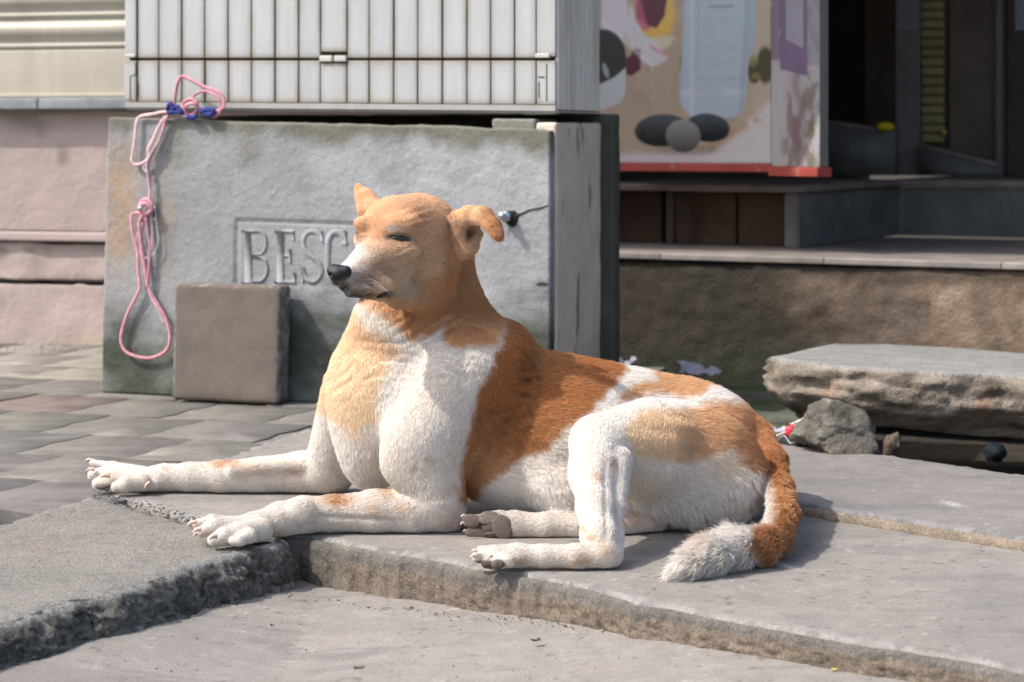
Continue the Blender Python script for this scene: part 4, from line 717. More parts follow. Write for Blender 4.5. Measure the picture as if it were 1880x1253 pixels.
# ================================================================ LITTER
m_plas = nmat('thin plastic', base=(.34, .34, .40), rough=.35, spec=.4, var=.1, vscale=50, bumps=((90, .5, .004),))
m_paper = nmat('paper scrap', base=(.60, .52, .40), rough=.8, var=.15, vscale=40)
def scrap(name, c, sx, sy, mat, label, cat, seed, h=.012, rot=0.0, n=14):
    rg = np.random.RandomState(seed); U, W = np.meshgrid(np.linspace(-1, 1, n), np.linspace(-1, 1, n), indexing='ij'); u, w = U.ravel(), W.ravel(); rr_ = 1-.35*np.abs(fbm(np.column_stack([u, w, 0*u]), 1.3, 3, seed))
    x, y = u*sx*rr_, w*sy*rr_; z = h*(.6+.8*fbm(np.column_stack([u, w, 0*u]), 1.6, 4, seed+1)); z = z+h*.3*np.abs(u); cr, sr = math.cos(rot), math.sin(rot)
    V = np.column_stack([c[0]+x*cr-y*sr, c[1]+x*sr+y*cr, c[2]+np.maximum(z, .001)]); V = np.vstack([V, V-np.array([0, 0, .0008])]); k = n*n; f = grid_faces(n, n); o = mesh_np(name, V, np.vstack([f, f[:, ::-1]+k]), mat); tag(o, label, cat); return o
scrap('plastic_scrap', G(1282, 703, 0), .055, .07, m_plas, 'crumpled pale plastic sheet on the kerb block behind the rump', 'plastic scrap', 3, .045)
scrap('plastic_scrap', G(1150, 683, 0), .028, .05, m_plas, 'small bluish plastic scrap in the corner beside the plinth', 'plastic scrap', 5, .035)
scrap('plastic_strip', G(1415, 800, .0), .035, .04, m_plas, 'violet grey plastic strip tucked behind the rump', 'plastic scrap', 8, .02)
scrap('paper_scrap', G(1468, 792, .018), .022, .03, m_paper, 'folded beige paper scrap leaning on the propping rock', 'paper scrap', 9, .022, .5, 8)
o = tube('paper_strip', [G(1425, 806, .018)+np.array([0, 0, .004]), G(1450, 803, .018)+np.array([0, 0, .012]), G(1475, 790, .018)+np.array([0, 0, .022]), G(1488, 782, .018)+np.array([0, 0, .022])], [.004, .005, .005, .003], m_paper, None, 6, flat=.3); tag(o, 'long narrow paper strip curling towards the propping rock', 'paper strip')
o = tube('plastic_thread', [G(1425, 812, .018)+np.array([0, 0, .003]), G(1440, 810, .018)+np.array([0, 0, .010]), G(1452, 818, .018)+np.array([0, 0, .004]), G(1470, 815, .018)+np.array([0, 0, .008]), G(1482, 818, .018)+np.array([0, 0, .002])], .0014, m_plas, None, 6); tag(o, 'thin white plastic thread curled on the slab edge', 'thread')
o = ico('red_wrapper', G(1455, 806, .018)+np.array([0, .01, .012]), (.014, .010, .014), nmat('red foil', base=(.65, .04, .06), rough=.35), None, 3, .5, 31, nscale=2.5, smooth=False); tag(o, 'small crumpled red wrapper between paper strip and rock', 'wrapper')
o = ico('pink_scrap', G(500, 741, 0)+np.array([0, 0, .006]), (.011, .008, .006), nmat('pink bit', base=(.60, .22, .18), rough=.7), None, 2, .4, 33, smooth=False); tag(o, 'tiny pink scrap at the foot of the leaning paver', 'scrap')
o = ico('blue_crumple', G(1852, 866, -.03)+np.array([0, .12, .02]), (.022, .03, .020), nmat('dark blue plastic', base=(.01, .014, .02), rough=.75, spec=.1), None, 3, .4, 35, nscale=3, smooth=False); tag(o, 'dark blue crumpled plastic in the gap under the stone slab', 'plastic scrap')
LB_ = ['dry brown leaf bit on the lower slab near the bottom edge', 'dark curled leaf bit on the lower slab under the hind paws']
m_leaf = nmat('dry leaf', base=(.09, .055, .035), rough=.8, var=.3, vscale=90)
for i, (px, py) in enumerate(((659, 1230), (984, 1178))): scrap('leaf_bit', G(px, py, -.045 if i == 0 else -.05), .007, .004, m_leaf, LB_[i], 'leaf', 40+i, .004, .3*i, 6)
scrap('stone_chip', G(500, 1155, -.055)+np.array([0, 0, .003]), .003, .002, m_leaf, 'small dark stone chip on the lower slab left of the broken corner', 'stone chip', 44, .004, 0, 6)
scrap('leaf_bit', G(1531, 1232, -.036), .005, .002, nmat('yellow leaf', base=(.55, .5, .10), rough=.7), 'tiny yellow leaf bit on the lower slab near the bottom right', 'leaf', 45, .003, .5, 6)
def scatter(name, fn, n, seed, rmin, rmax, mats, flat=.6):
    rg = np.random.RandomState(seed); V, T = [], []; base = np.array([(1, 0, 0), (-1, 0, 0), (0, 1, 0), (0, -1, 0), (0, 0, 1), (0, 0, -1)], float); tri = np.array([(0, 2, 4), (2, 1, 4), (1, 3, 4), (3, 0, 4), (2, 0, 5), (1, 2, 5), (3, 1, 5), (0, 3, 5)]); cols = []
    for i in range(n):
        p, k = fn(rg); r = rmin+(rmax-rmin)*rg.rand()**3; b = base*(1+.45*rg.uniform(-1, 1, (6, 1)))*np.array([r, r*rg.uniform(.5, 1), r*flat]); a = rg.rand()*6.28; rot = np.array([[math.cos(a), -math.sin(a), 0], [math.sin(a), math.cos(a), 0], [0, 0, 1]]); T.append(tri+len(V)*6); V.append(b@rot.T+p); cols.append(np.tile(k, (6, 1)))
    o = mesh_np(name, np.vstack(V), None, mats, None, np.vstack(cols), False, tri=np.vstack(T)); tag(o, kind='stuff'); return o
m_grit = nmat('grit', rough=.95, spec=.2, var=.1, attr=True, bumps=())
def f1(rg):
    while True:
        px, py = rg.uniform(0, 1880), rg.uniform(1060, 1250); p = G(px, py, -.045); z = dz(p[None, :2])[0]; p = G(px, py, z)
        if poly_sd(p[None, :2], gxy(A_front+A_back))[0] > .03: return p+np.array([0, 0, .003]), np.array([.30, .28, .26])*rg.uniform(.3, 1.6)
scatter('grit', f1, 240, 3, .0006, .0025, m_grit)
def f2(rg):
    t = rg.rand(); px, py = (180+t*190+rg.normal()*12, 908+t*52+rg.normal()*5); return G(px, py, .002)+np.array([0, 0, .0005]), np.array([.05, .05, .052])*rg.uniform(.4, 2.8)
scatter('dark_crumbs', f2, 420, 4, .0008, .0042, m_grit, .4)
def f3(rg):
    t = rg.rand(); a = np.array([(0, 1190), (60, 1178), (150, 1145), (350, 1080), (470, 1060), (560, 1068), (760, 1098), (1000, 1133), (1300, 1188), (1600, 1238)]); px = t*1600; py = np.interp(px, a[:, 0], a[:, 1])+abs(rg.normal())*7; p = G(px, py, -.05); p[2] = dz(p[None, :2])[0]+.002; return p, (np.array([.20, .17, .14]) if px > 560 else np.array([.16, .155, .14]))*rg.uniform(.4, 1.5)
scatter('edge_rubble', f3, 420, 6, .0008, .0034, m_grit)
def f4(rg): px, py = rg.uniform(0, 190), rg.uniform(629, 650); return G(px, py, 0)+np.array([0, 0, .002]), np.array([.3, .27, .23])*rg.uniform(.5, 1.4)
scatter('wall_foot_grit', f4, 120, 8, .001, .006, m_grit)
# ================================================================ THE DOG
# each entry: kind, geometry given as (column, row, distance, radius), blend, fur length (m)
DOG = []
def cone(a, b, k=14, hl=0.006, flat=1.0, fl=None, sub=False): DOG.append(dict(t='c', a=a, b=b, k=k, hl=hl, flat=flat, fl=fl, sub=sub))
def ell(c, r, rot=0, k=16, hl=0.008, fl=None, sub=False): DOG.append(dict(t='e', c=c, r=r, rot=rot, k=k, hl=hl, fl=fl, sub=sub))
def chain(ps, k=14, hl=0.006, flat=1.0, fl=None):
    for a, b in zip(ps[:-1], ps[1:]): cone(a, b, k, hl, flat, fl)
# trunk
cone((870, 758, 3.56, 140), (1235, 812, 3.60, 122), 30, 0.0095, fl=(1, 0.25, 0.0))
ell((980, 862, 3.52), (165, 80, 120), 4, 30, 0.0095, fl=(1, 0.5, 0))
ell((1050, 800, 3.53), (150, 110, 135), 8, 30, 0.0095, fl=(1, 0.35, 0))
ell((738, 735, 3.56), (140, 132, 125), 0, 34, 0.008, fl=(0.1, 1, -0.1))
ell((678, 812, 3.54), (62, 90, 72), -8, 30, 0.010, fl=(0.1, 1, 0))
cone((905, 680, 3.50, 78), (930, 640, 3.60, 50), 30, 0.010, fl=(1, 0.3, 0))
# neck and throat
cone((808, 475, 3.565, 64), (796, 600, 3.575, 101), 24, 0.006, fl=(0.25, 1, 0))
cone((795, 605, 3.57, 108), (850, 690, 3.58, 128), 30, 0.008, fl=(0.4, 1, 0))
cone((700, 575, 3.53, 40), (760, 640, 3.52, 60), 26, 0.007, fl=(0.3, 1, 0))
cone((694, 596, 3.55, 50), (668, 680, 3.58, 64), 26, 0.007, fl=(-0.1, 1, 0))
ell((722, 600, 3.525), (58, 50, 58), 30, 40, 0.010, fl=(0.3, 1, 0))
# near shoulder, upper arm, elbow
cone((860, 680, 3.47, 76), (782, 800, 3.44, 76), 36, 0.008, fl=(-0.3, 1, 0))
cone((780, 810, 3.435, 74), (800, 915, 3.425, 56), 22, 0.007, fl=(0.0, 1, 0))
ell((748, 850, 3.408), (50, 50, 30), 0, 34, 0.006, fl=(-0.2, 1, 0))
chain([(812, 932, 3.43, 46), (760, 938, 3.42, 43), (690, 939, 3.415, 40), (610, 943, 3.41, 34), (556, 946, 3.40, 34), (515, 955, 3.385, 33), (470, 967, 3.36, 27), (425, 973, 3.34, 25)], 10, 0.006, fl=None)
ell((558, 935, 3.37), (26, 24, 12), 0, 14, 0.005, fl=(-1, 0.2, 0))
ell((822, 958, 3.42), (27, 22, 24), 0, 14, 0.005, fl=(-0.3, 1, 0))
# near fore paw
for a, b, c in (((436, 962, 3.36, 15), (390, 957, 3.345, 14), (362, 963, 3.335, 11)),
                ((436, 968, 3.33, 17), (394, 966, 3.315, 18), (370, 977, 3.305, 13)),
                ((444, 980, 3.30, 18), (412, 985, 3.285, 19), (392, 992, 3.278, 13)),
                ((458, 984, 3.285, 17), (440, 992, 3.272, 13), (428, 994, 3.27, 10))):
    chain([a, b, c], 5.5, 0.0035)
cone((478, 974, 3.33, 26), (436, 980, 3.30, 23), 9, 0.004)
# far shoulder and foreleg
cone((660, 720, 3.68, 70), (618, 838, 3.78, 54), 24, 0.008, fl=(-0.2, 1, 0))
ell((604, 860, 3.78), (48, 44, 44), 0, 16, 0.006, fl=(-0.4, 1, 0))
chain([(610, 868, 3.79, 42), (552, 868, 3.80, 39), (480, 873, 3.80, 34), (407, 876, 3.80, 31), (350, 876, 3.80, 27), (300, 877, 3.80, 25), (255, 880, 3.80, 22)], 9, 0.005)
cone((560, 850, 3.77, 16), (430, 862, 3.775, 14), 12, 0.005)
for a, b, c in (((262, 868, 3.86, 14), (208, 857, 3.87, 11), (170, 850, 3.88, 7.5)),
                ((252, 870, 3.83, 16), (204, 868, 3.84, 17), (171, 872, 3.845, 12)),
                ((245, 880, 3.80, 18), (206, 881, 3.80, 19), (180, 888, 3.80, 13)),
                ((262, 886, 3.77, 18), (232, 889, 3.76, 17), (214, 894, 3.76, 12))):
    chain([a, b, c], 5.5, 0.0035)
cone((290, 884, 3.80, 20), (250, 884, 3.80, 20), 8, 0.004)
cone((285, 890, 3.78, 13), (268, 895, 3.77, 8), 6, 0.004)
# skull, brow, cheeks, muzzle, jaw
ell((766, 434, 3.50), (83, 80, 82), 0, 18, 0.005, fl=(0.9, 0.25, 0.4))
ell((729, 427, 3.445), (70, 69, 62), 0, 34, 0.004, fl=(0.6, -0.3, 0.4))
ell((788, 490, 3.475), (58, 58, 60), 10, 22, 0.006, fl=(0.8, 0.6, 0.3))
cone((712, 460, 3.43, 48), (650, 503, 3.375, 30), 16, 0.0035, fl=(0.8, -0.3, 0.3))
cone((712, 495, 3.42, 44), (652, 518, 3.37, 28), 14, 0.004, fl=(0.8, 0.0, 0.3))
cone((655, 505, 3.375, 28), (632, 508, 3.35, 24), 10, 0.003, fl=(0.8, -0.1, 0.3))
cone((735, 535, 3.44, 25), (640, 536, 3.37, 10), 9, 0.004, fl=(0.9, 0.1, 0.3))
ell((652, 530, 3.352), (30, 15, 12), 5, 7, 0.003, fl=(0.8, 0.1, 0.3))
ell((690, 520, 3.375), (34, 19, 14), 8, 10, 0.004, fl=(0.8, 0.1, 0.3))
cone((790, 536, 3.485, 43), (735, 535, 3.45, 34), 18, 0.007, fl=(0.8, 0.5, 0.2))
ell((742, 411, 3.394), (32, 15, 12), -8, 26, 0.0035, fl=(0.8, -0.3, 0.2))   # near brow
ell((739, 458, 3.394), (30, 12, 10), 8, 26, 0.0035, fl=(0.8, 0.4, 0.2))        # lower lid
ell((664, 412, 3.42), (17, 16, 16), 0, 16, 0.003, fl=(0.4, -0.6, 0.2))        # far brow
ell((665, 440, 3.42), (17, 16, 14), 0, 14, 0.003, fl=(0.6, 0.2, 0.2))
ell((733, 437, 3.356), (21, 4.5, 14), 8, 4, 0.002, sub=True)
ell((655, 428, 3.372), (6, 4.5, 10), 0, 3, 0.002, sub=True)
cone((706, 545, 3.365, 6), (688, 548, 3.352, 3), 4, 0.002, sub=True)
# ears: near one folded over, far one upright
cone((838, 406, 3.458, 17), (850, 462, 3.458, 15), 9, 0.006, flat=0.8, fl=(.3, 1, 0))
chain([(842, 404, 3.46, 20), (862, 396, 3.447, 19), (888, 398, 3.435, 19), (904, 414, 3.425, 16), (913, 430, 3.42, 13), (918, 440, 3.418, 7)], 9, 0.005, flat=0.6, fl=(1, .4, 0))
cone((866, 402, 3.475, 20), (865, 448, 3.475, 18), 9, 0.004, flat=0.7)
cone((846, 462, 3.46, 15), (866, 454, 3.462, 13), 8, 0.005, flat=0.8)
cone((866, 454, 3.462, 13), (880, 430, 3.465, 10), 7, 0.004, flat=0.7)
ell((862, 433, 3.436), (13, 18, 17), 8, 5, 0.003, sub=True)
cone((690, 392, 3.53, 26), (673, 364, 3.545, 18), 10, 0.004, flat=0.6)
cone((673, 364, 3.545, 18), (659, 343, 3.55, 10), 8, 0.004, flat=0.5)
cone((668, 388, 3.535, 16), (657, 350, 3.55, 9), 8, 0.004, flat=0.5)
# hindquarters
ell((1290, 820, 3.58), (118, 110, 125), 12, 30, 0.010, fl=(1, 0.4, 0))
ell((1240, 836, 3.42), (158, 100, 85), 6, 30, 0.0095, fl=(0.9, 0.35, 0))
ell((1345, 880, 3.42), (62, 62, 60), 0, 26, 0.020, fl=(0.2, 1, 0))
ell((1255, 908, 3.42), (115, 50, 55), 4, 24, 0.022, fl=(0.25, 1, 0))
ell((1165, 832, 3.375), (95, 78, 55), 0, 36, 0.008, fl=(-.1, 1, 0))
cone((1195, 812, 3.37, 80), (1098, 816, 3.315, 50), 34, 0.007, fl=(-0.3, 1, 0))
cone((1098, 812, 3.31, 52), (1088, 875, 3.25, 44), 16, 0.006, fl=(0, 1, 0))
chain([(1088, 862, 3.255, 44), (1092, 930, 3.19, 34), (1100, 985, 3.15, 33), (1108, 1016, 3.13, 28)], 14, 0.006)
chain([(1128, 850, 3.28, 36), (1128, 930, 3.21, 22), (1130, 985, 3.17, 17), (1126, 1022, 3.13, 20)], 7, 0.006)
chain([(1112, 1020, 3.125, 26), (1060, 1022, 3.12, 24), (1000, 1021, 3.12, 22), (950, 1020, 3.12, 22), (915, 1021, 3.12, 23)], 9, 0.005)
for a, b in (((922, 1012, 3.14, 15), (884, 1013, 3.14, 13)), ((920, 1020, 3.12, 18), (878, 1023, 3.12, 14)), ((925, 1030, 3.10, 16), (893, 1034, 3.10, 13)), ((935, 1030, 3.09, 15), (915, 1034, 3.09, 12))):
    cone(a, b, 4, 0.004)
# far hind leg stretched under the belly, sole towards the camera
chain([(1200, 955, 3.42, 26), (1130, 966, 3.40, 25), (1060, 970, 3.385, 24), (1000, 967, 3.38, 25), (945, 965, 3.38, 27), (905, 966, 3.38, 24)], 9, 0.005)
for a, b in (((905, 955, 3.385, 16), (868, 957, 3.385, 14)), ((920, 950, 3.38, 15), (893, 950, 3.38, 13)), ((905, 975, 3.385, 16), (868, 978, 3.385, 13)), ((930, 965, 3.39, 22), (900, 975, 3.39, 18))):
    cone(a, b, 5, 0.004)
cone((1150, 955, 3.44, 28), (1265, 950, 3.47, 36), 14, 0.014, fl=(0.6, 0.8, 0))
ell((1035, 905, 3.43), (60, 46, 44), 10, 34, 0.013, fl=(0.5, 1, 0))
# tail
chain([(1380, 812, 3.56, 44), (1412, 848, 3.50, 30), (1430, 895, 3.40, 25)], 18, 0.012)
chain([(1430, 895, 3.40, 25), (1438, 945, 3.29, 27), (1424, 985, 3.20, 30), (1398, 1003, 3.145, 31)], 12, 0.013)
chain([(1398, 1003, 3.145, 31), (1350, 1005, 3.12, 33), (1300, 1022, 3.085, 32), (1262, 1040, 3.055, 22), (1236, 1053, 3.04, 9)], 12, 0.021)

def W4(q): return P(q[0], q[1], q[2]), q[3]*q[2]/F
SHRINK = 0.0022
def prep():
    for d in DOG:
        d['K'] = d['k']*3.4/F
        if d['t'] == 'c':
            d['A'], d['ra'] = W4(d['a']); d['B'], d['rb'] = W4(d['b'])
            d['lo'] = np.minimum(d['A']-d['ra'], d['B']-d['rb']); d['hi'] = np.maximum(d['A']+d['ra'], d['B']+d['rb'])
            fl = d['B']-d['A']
        else:
            d['Cc'] = P(*d['c']); d['Rr'] = np.array([d['r'][0], d['r'][2], d['r'][1]])*d['c'][2]/F
            t = -R(d['rot']); d['M'] = np.array([[math.cos(t), 0, math.sin(t)], [0, 1, 0], [-math.sin(t), 0, math.cos(t)]])
            m = max(d['Rr'][0], d['Rr'][2]); e = np.array([m, d['Rr'][1], m]); d['lo'] = d['Cc']-e; d['hi'] = d['Cc']+e; fl = np.array([1.0, 0, 0])
        if d['fl'] is not None: fl = np.array([d['fl'][0], d['fl'][2], -d['fl'][1]])
        d['flow'] = fl/np.linalg.norm(fl)
prep()
def dist(d, X, Y, Z):
    if d['t'] == 'c':
        A, B = d['A'], d['B']; s = d['flat']; ba = B-A; x, y, z = X-A[0], (Y-A[1]), Z-A[2]
        t = np.clip((x*ba[0]+y*ba[1]+z*ba[2])/(ba@ba), 0, 1)
        x = x-t*ba[0]; y = (y-t*ba[1])/s; z = z-t*ba[2]
        return (np.sqrt(x*x+y*y+z*z)-(d['ra']*(1-t)+d['rb']*t))*min(1, s*1.15)
    M, Rr = d['M'], d['Rr']; x, y, z = X-d['Cc'][0], Y-d['Cc'][1], Z-d['Cc'][2]
    xr = (M[0, 0]*x+M[0, 2]*z)/Rr[0]; zr = (M[2, 0]*x+M[2, 2]*z)/Rr[2]; yr = y/Rr[1]
    k0 = np.sqrt(xr*xr+yr*yr+zr*zr); k1 = np.sqrt((xr/Rr[0])**2+(yr/Rr[1])**2+(zr/Rr[2])**2)
    return np.where(k0 < 0.05, -Rr.min(), k0*(k0-1)/np.maximum(k1, 1e-6))
HS = 0.003
lo = np.min([d['lo'] for d in DOG if not d['sub']], 0)-0.02; hi = np.max([d['hi'] for d in DOG if not d['sub']], 0)+0.02
nn = np.ceil((hi-lo)/HS).astype(int)+1
FF = np.full(nn, 0.05, np.float32)
gx = [(lo[i]+np.arange(nn[i])*HS).astype(np.float32) for i in range(3)]
for d in [q for q in DOG if not q['sub']]+[q for q in DOG if q['sub']]:
    pad = 0.012+d['K']; a = np.maximum(0, np.floor((d['lo']-pad-lo)/HS).astype(int)); b = np.minimum(nn, np.ceil((d['hi']+pad-lo)/HS).astype(int)+1)
    sl = tuple(slice(a[i], b[i]) for i in range(3))
    X, Y, Z = np.meshgrid(gx[0][sl[0]], gx[1][sl[1]], gx[2][sl[2]], indexing='ij', sparse=True)
    D = dist(d, X, Y, Z).astype(np.float32); Fo = FF[sl]; K = np.float32(d['K'])
    if d['sub']:
        D = -D; h = np.clip(0.5-0.5*(Fo-D)/K, 0, 1); FF[sl] = Fo*(1-h)+D*h+K*h*(1-h) if False else np.maximum(Fo, D)
    else:
        h = np.clip(0.5+0.5*(Fo-D)/K, 0, 1); FF[sl] = Fo*(1-h)+D*h-K*h*(1-h)
DV, DQ = surface_nets(FF+SHRINK, lo, HS)
del FF
DV[:, 2] = np.maximum(DV[:, 2], 0.0015)

def proj(V): return np.column_stack([CX+V[:, 0]*F/V[:, 1], HZ+(H-V[:, 2])*F/V[:, 1]])

def vnormals(V, Q):
    N = np.zeros_like(V); fn = np.cross(V[Q[:, 2]]-V[Q[:, 0]], V[Q[:, 3]]-V[Q[:, 1]])
    for k in range(4): np.add.at(N, Q[:, k], fn)
    return N/np.maximum(np.linalg.norm(N, axis=1, keepdims=True), 1e-12)
DN = vnormals(DV, DQ)
if (DN*(DV-DV.mean(0))).sum() < 0: DQ = DQ[:, ::-1]; DN = -DN
# skin folds and muscle relief, pushed along the surface
pp = proj(DV)
def blob(cx, cy, rx, ry, q=None):
    q = pp if q is None else q; return np.exp(-(((q[:, 0]-cx)/rx)**2+((q[:, 1]-cy)/ry)**2))
nz1 = fbm(DV, 25, 3, 3); nz2 = fbm(DV, 40, 2, 4); disp = np.zeros(len(DV))
ph = (pp[:, 0]*0.5+pp[:, 1]*0.86)/2.9+nz1*3.2; disp += 0.0024*np.sin(ph)*blob(775, 585, 75, 42)*np.clip(.6+nz2, 0, 1)
ph = (pp[:, 0]*0.55+pp[:, 1]*0.83)/3.4+nz1*5; disp += 0.0017*np.clip(.5+1.5*nz2, 0, 1)*np.sin(ph)*blob(650, 690, 55, 50)
ph = (pp[:, 0]*-0.2+pp[:, 1]*0.98)/2.8+nz1*6+nz2*4; disp += 0.0016*np.clip(.5+1.5*nz2, 0, 1)*np.sin(ph)*blob(790, 680, 80, 45)
disp -= 0.0022*np.exp(-((pp[:, 1]-(628+0.25*np.abs(pp[:, 0]-725)*-0.3))/5.0)**2)*blob(712, 628, 50, 30)
ph = (pp[:, 1]-0.12*pp[:, 0])/5.5+nz1*1.5; disp += 0.0012*np.sin(ph)*blob(1215, 775, 65, 25)
disp += 0.003*fbm(DV, 18, 3, 8)*(0.15+0.85*blob(1000, 740, 260, 170))
disp *= 1-blob(700, 450, 120, 90)
disp += (0.0011*fbm(DV, 75, 3, 14)+0.0016*fbm(DV, 30, 2, 15))*blob(745, 450, 130, 100)
ph = (pp[:, 0]*.35+pp[:, 1]*.94)/2.2+nz1*2; disp += 0.0008*np.sin(ph)*(blob(765, 398, 30, 18)+blob(745, 468, 26, 14))
disp -= 0.003*np.exp(-((pp[:, 0]-(1110+0.02*(pp[:, 1]-850)))/6.0)**2)*sstep(830, 880, pp[:, 1])*sstep(1010, 970, pp[:, 1])*(DN[:, 1] < 0)
disp -= 0.004*np.exp(-((pp[:, 1]-(948+0.06*(pp[:, 0]-600)))/5.0)**2)*sstep(560, 600, pp[:, 0])*sstep(760, 700, pp[:, 0])*(DN[:, 1] < -0.3)*(DV[:, 1] < 3.55)
DV = DV+DN*disp[:, None]; DV[:, 2] = np.maximum(DV[:, 2], 0.0015); DN = vnormals(DV, DQ); pp = proj(DV)

# ---- coat pattern
WHITE = np.array([.85, .825, .79]); TAN = np.array([.83, .575, .375]); PALE = np.array([.82, .65, .45]); RUST = np.array([.52, .235, .090]); GOLD = np.array([.70, .43, .23])
PO = dict(
 head=[(630, 310), (940, 310), (950, 560), (923, 598), (908, 633), (858, 637), (823, 633), (815, 600), (789, 612), (755, 625), (735, 600), (704, 574), (676, 560), (655, 556), (600, 556), (560, 500), (560, 430)],
 chest=[(540, 560), (655, 556), (663, 598), (701, 612), (724, 629), (743, 644), (716, 660), (690, 729), (691, 772), (666, 782), (655, 805), (625, 780), (590, 756), (540, 745)],
 saddle=[(925, 560), (925, 594), (908, 660), (877, 721), (862, 790), (843, 866), (843, 916), (858, 926), (885, 892), (913, 871), (943, 850), (999, 822), (1028, 796), (1077, 759), (1118, 714), (1144, 681), (1134, 655), (1120, 600), (1000, 540)],
 rump1=[(1190, 640), (1190, 674), (1203, 696), (1155, 711), (1133, 728), (1136, 738), (1177, 725), (1215, 719), (1244, 728), (1282, 725), (1300, 707), (1318, 703), (1350, 690), (1320, 640)],
 rump2=[(1170, 762), (1196, 750), (1267, 750), (1311, 739), (1341, 735), (1372, 738), (1400, 740), (1480, 830), (1470, 880), (1400, 872), (1393, 868), (1356, 848), (1341, 822), (1296, 836), (1263, 847), (1177, 838), (1150, 805), (1148, 785)],
 tail=[(1385, 850), (1402, 856), (1418, 895), (1427, 935), (1420, 958), (1392, 975), (1383, 1000), (1395, 1032), (1440, 1060), (1500, 1010), (1505, 880), (1450, 830)])
SPOTS = [(625, 918, 22, 13, .9), (690, 935, 16, 12, .35), (718, 905, 12, 14, .5), (745, 935, 18, 14, .35), (612, 912, 30, 8, .4), (760, 858, 8, 7, .4), (790, 845, 10, 8, .35), (700, 898, 14, 8, .35),
         (412, 850, 28, 9, .7), (545, 866, 14, 10, .5), (470, 862, 30, 8, .3), (1096, 875, 8, 8, .5), (1128, 853, 9, 8, .4), (1070, 968, 9, 7, .5), (1085, 985, 10, 7, .45), (1115, 1012, 10, 9, .6), (1070, 1028, 14, 10, .6),
         (960, 1030, 16, 7, .45), (1015, 992, 18, 6, .5), (850, 910, 8, 20, .3), (1290, 985, 20, 25, .25), (520, 985, 14, 9, .3)]
def coat(V, jit=3.0, seed=0):
    q = proj(V); n1 = fbm(V, 60, 3, 11); n2 = fbm(V+5, 60, 3, 12); q = q+np.column_stack([n1, n2])*jit*2.2
    n = len(V); c = np.tile(WHITE, (n, 1)); c = c*(1-0.05*np.clip(fbm(V, 35, 3, 19)+.2, 0, 1))[:, None]; big = fbm(V, 9, 3, 21); fine = fbm(V, 120, 2, 31)
    c = mixc(c, [.72, .60, .47], np.clip(0.10+0.30*big, 0, 1)*sstep(1500, 1200, q[:, 0]+.6*q[:, 1]-600+0*q[:, 0])); c = mixc(c, [.56, .42, .30], np.clip(.9*(fbm(V, 28, 3, 23)-.28), 0, .5)*sstep(860, 900, q[:, 1])*(q[:, 0] < 1150))
    def reg(name, e=4): return sstep(e*1.5, -e*1.5, poly_sd(q, PO[name]))
    m = reg('chest', 7); c = mixc(c, PALE, m*0.85); c = mixc(c, TAN, m*blob(670, 620, 40, 35, q)*0.6); c = mixc(c, WHITE, m*0.0)
    m = reg('head', 6); h = np.tile(TAN, (n, 1)); jl = (q[:, 1]-556)+(q[:, 0]-712)*0.56; h = mixc(h, GOLD*0.6+RUST*0.4, 0.9*sstep(-22, 16, jl)*(q[:, 1] > 440)); h = mixc(h, RUST, 0.6*sstep(20, 130, jl)*sstep(610, 560, q[:, 1])*(q[:, 1] > 440)); h = mixc(h, GOLD, 0.5*sstep(575, 615, q[:, 1]))
    h = mixc(h, [.74, .60, .44], 0.85*blob(748, 480, 48, 28, q)); h = mixc(h, RUST, 0.75*sstep(870, 905, q[:, 0])*sstep(460, 440, q[:, 1])); h = mixc(h, WHITE*0.95, 0.9*blob(722, 419, 14, 6, q)); h = mixc(h, RUST, 0.5*blob(764, 405, 16, 16, q)+0.6*blob(822, 470, 16, 60, q))
    h = mixc(h, [.66, .56, .45], 0.85*blob(738, 530, 45, 30, q)); h = mixc(h, [.74, .66, .59], 0.9*sstep(725, 640, q[:, 0]+0.35*(q[:, 1]-480))*sstep(425, 470, q[:, 1]))
    h = mixc(h, WHITE, sstep(680, 620, q[:, 0])*sstep(430, 460, q[:, 1])); h = mixc(h, [.27, .155, .09], 0.55*blob(697, 488, 22, 18, q)); h = mixc(h, WHITE, 0.8*blob(640, 470, 34, 10, q))
    c = mixc(c, h, m)
    lip = np.maximum(np.exp(-((q[:, 1]-(544-0.0012*(q[:, 0]-655)**2))/6.5)**2)*sstep(606, 614, q[:, 0])*sstep(700, 675, q[:, 0])*0.93, 0.95*blob(706, 541, 15, 7, q))
    lip = np.maximum(lip, 0.97*blob(628, 530, 19, 14, q)); lip = np.maximum(lip, 0.72*blob(652, 538, 30, 9, q)); lip = np.maximum(lip, 0.35*blob(662, 518, 30, 18, q)); c = mixc(c, [.035, .032, .034], lip*m)
    eye = np.maximum(0.97*np.exp(-(((q[:, 0]-732)/23)**2+((q[:, 1]-438-0.08*(q[:, 0]-733))/6.5)**2)), 0.95*blob(720, 436, 11, 5.5, q)); c = mixc(c, [.03, .025, .025], np.clip(eye*1.2, 0, 1)*(V[:, 1] < 3.6))
    c = mixc(c, [.10, .07, .06], 0.8*blob(653, 429, 7, 6, q))
    c = mixc(c, [.42, .30, .22], 0.75*blob(836, 432, 8, 20, q)*m*.6); c = mixc(c, [.10, .06, .05], 0.8*blob(822, 408, 6, 18, q)*m); c = mixc(c, [.17, .11, .085], blob(863, 430, 14, 14, q)*0.95*m); c = mixc(c, [.50, .36, .28], blob(866, 452, 10, 7, q)*0.8*m)  # inner ear colour, deepened as shade in the hollow and front crease
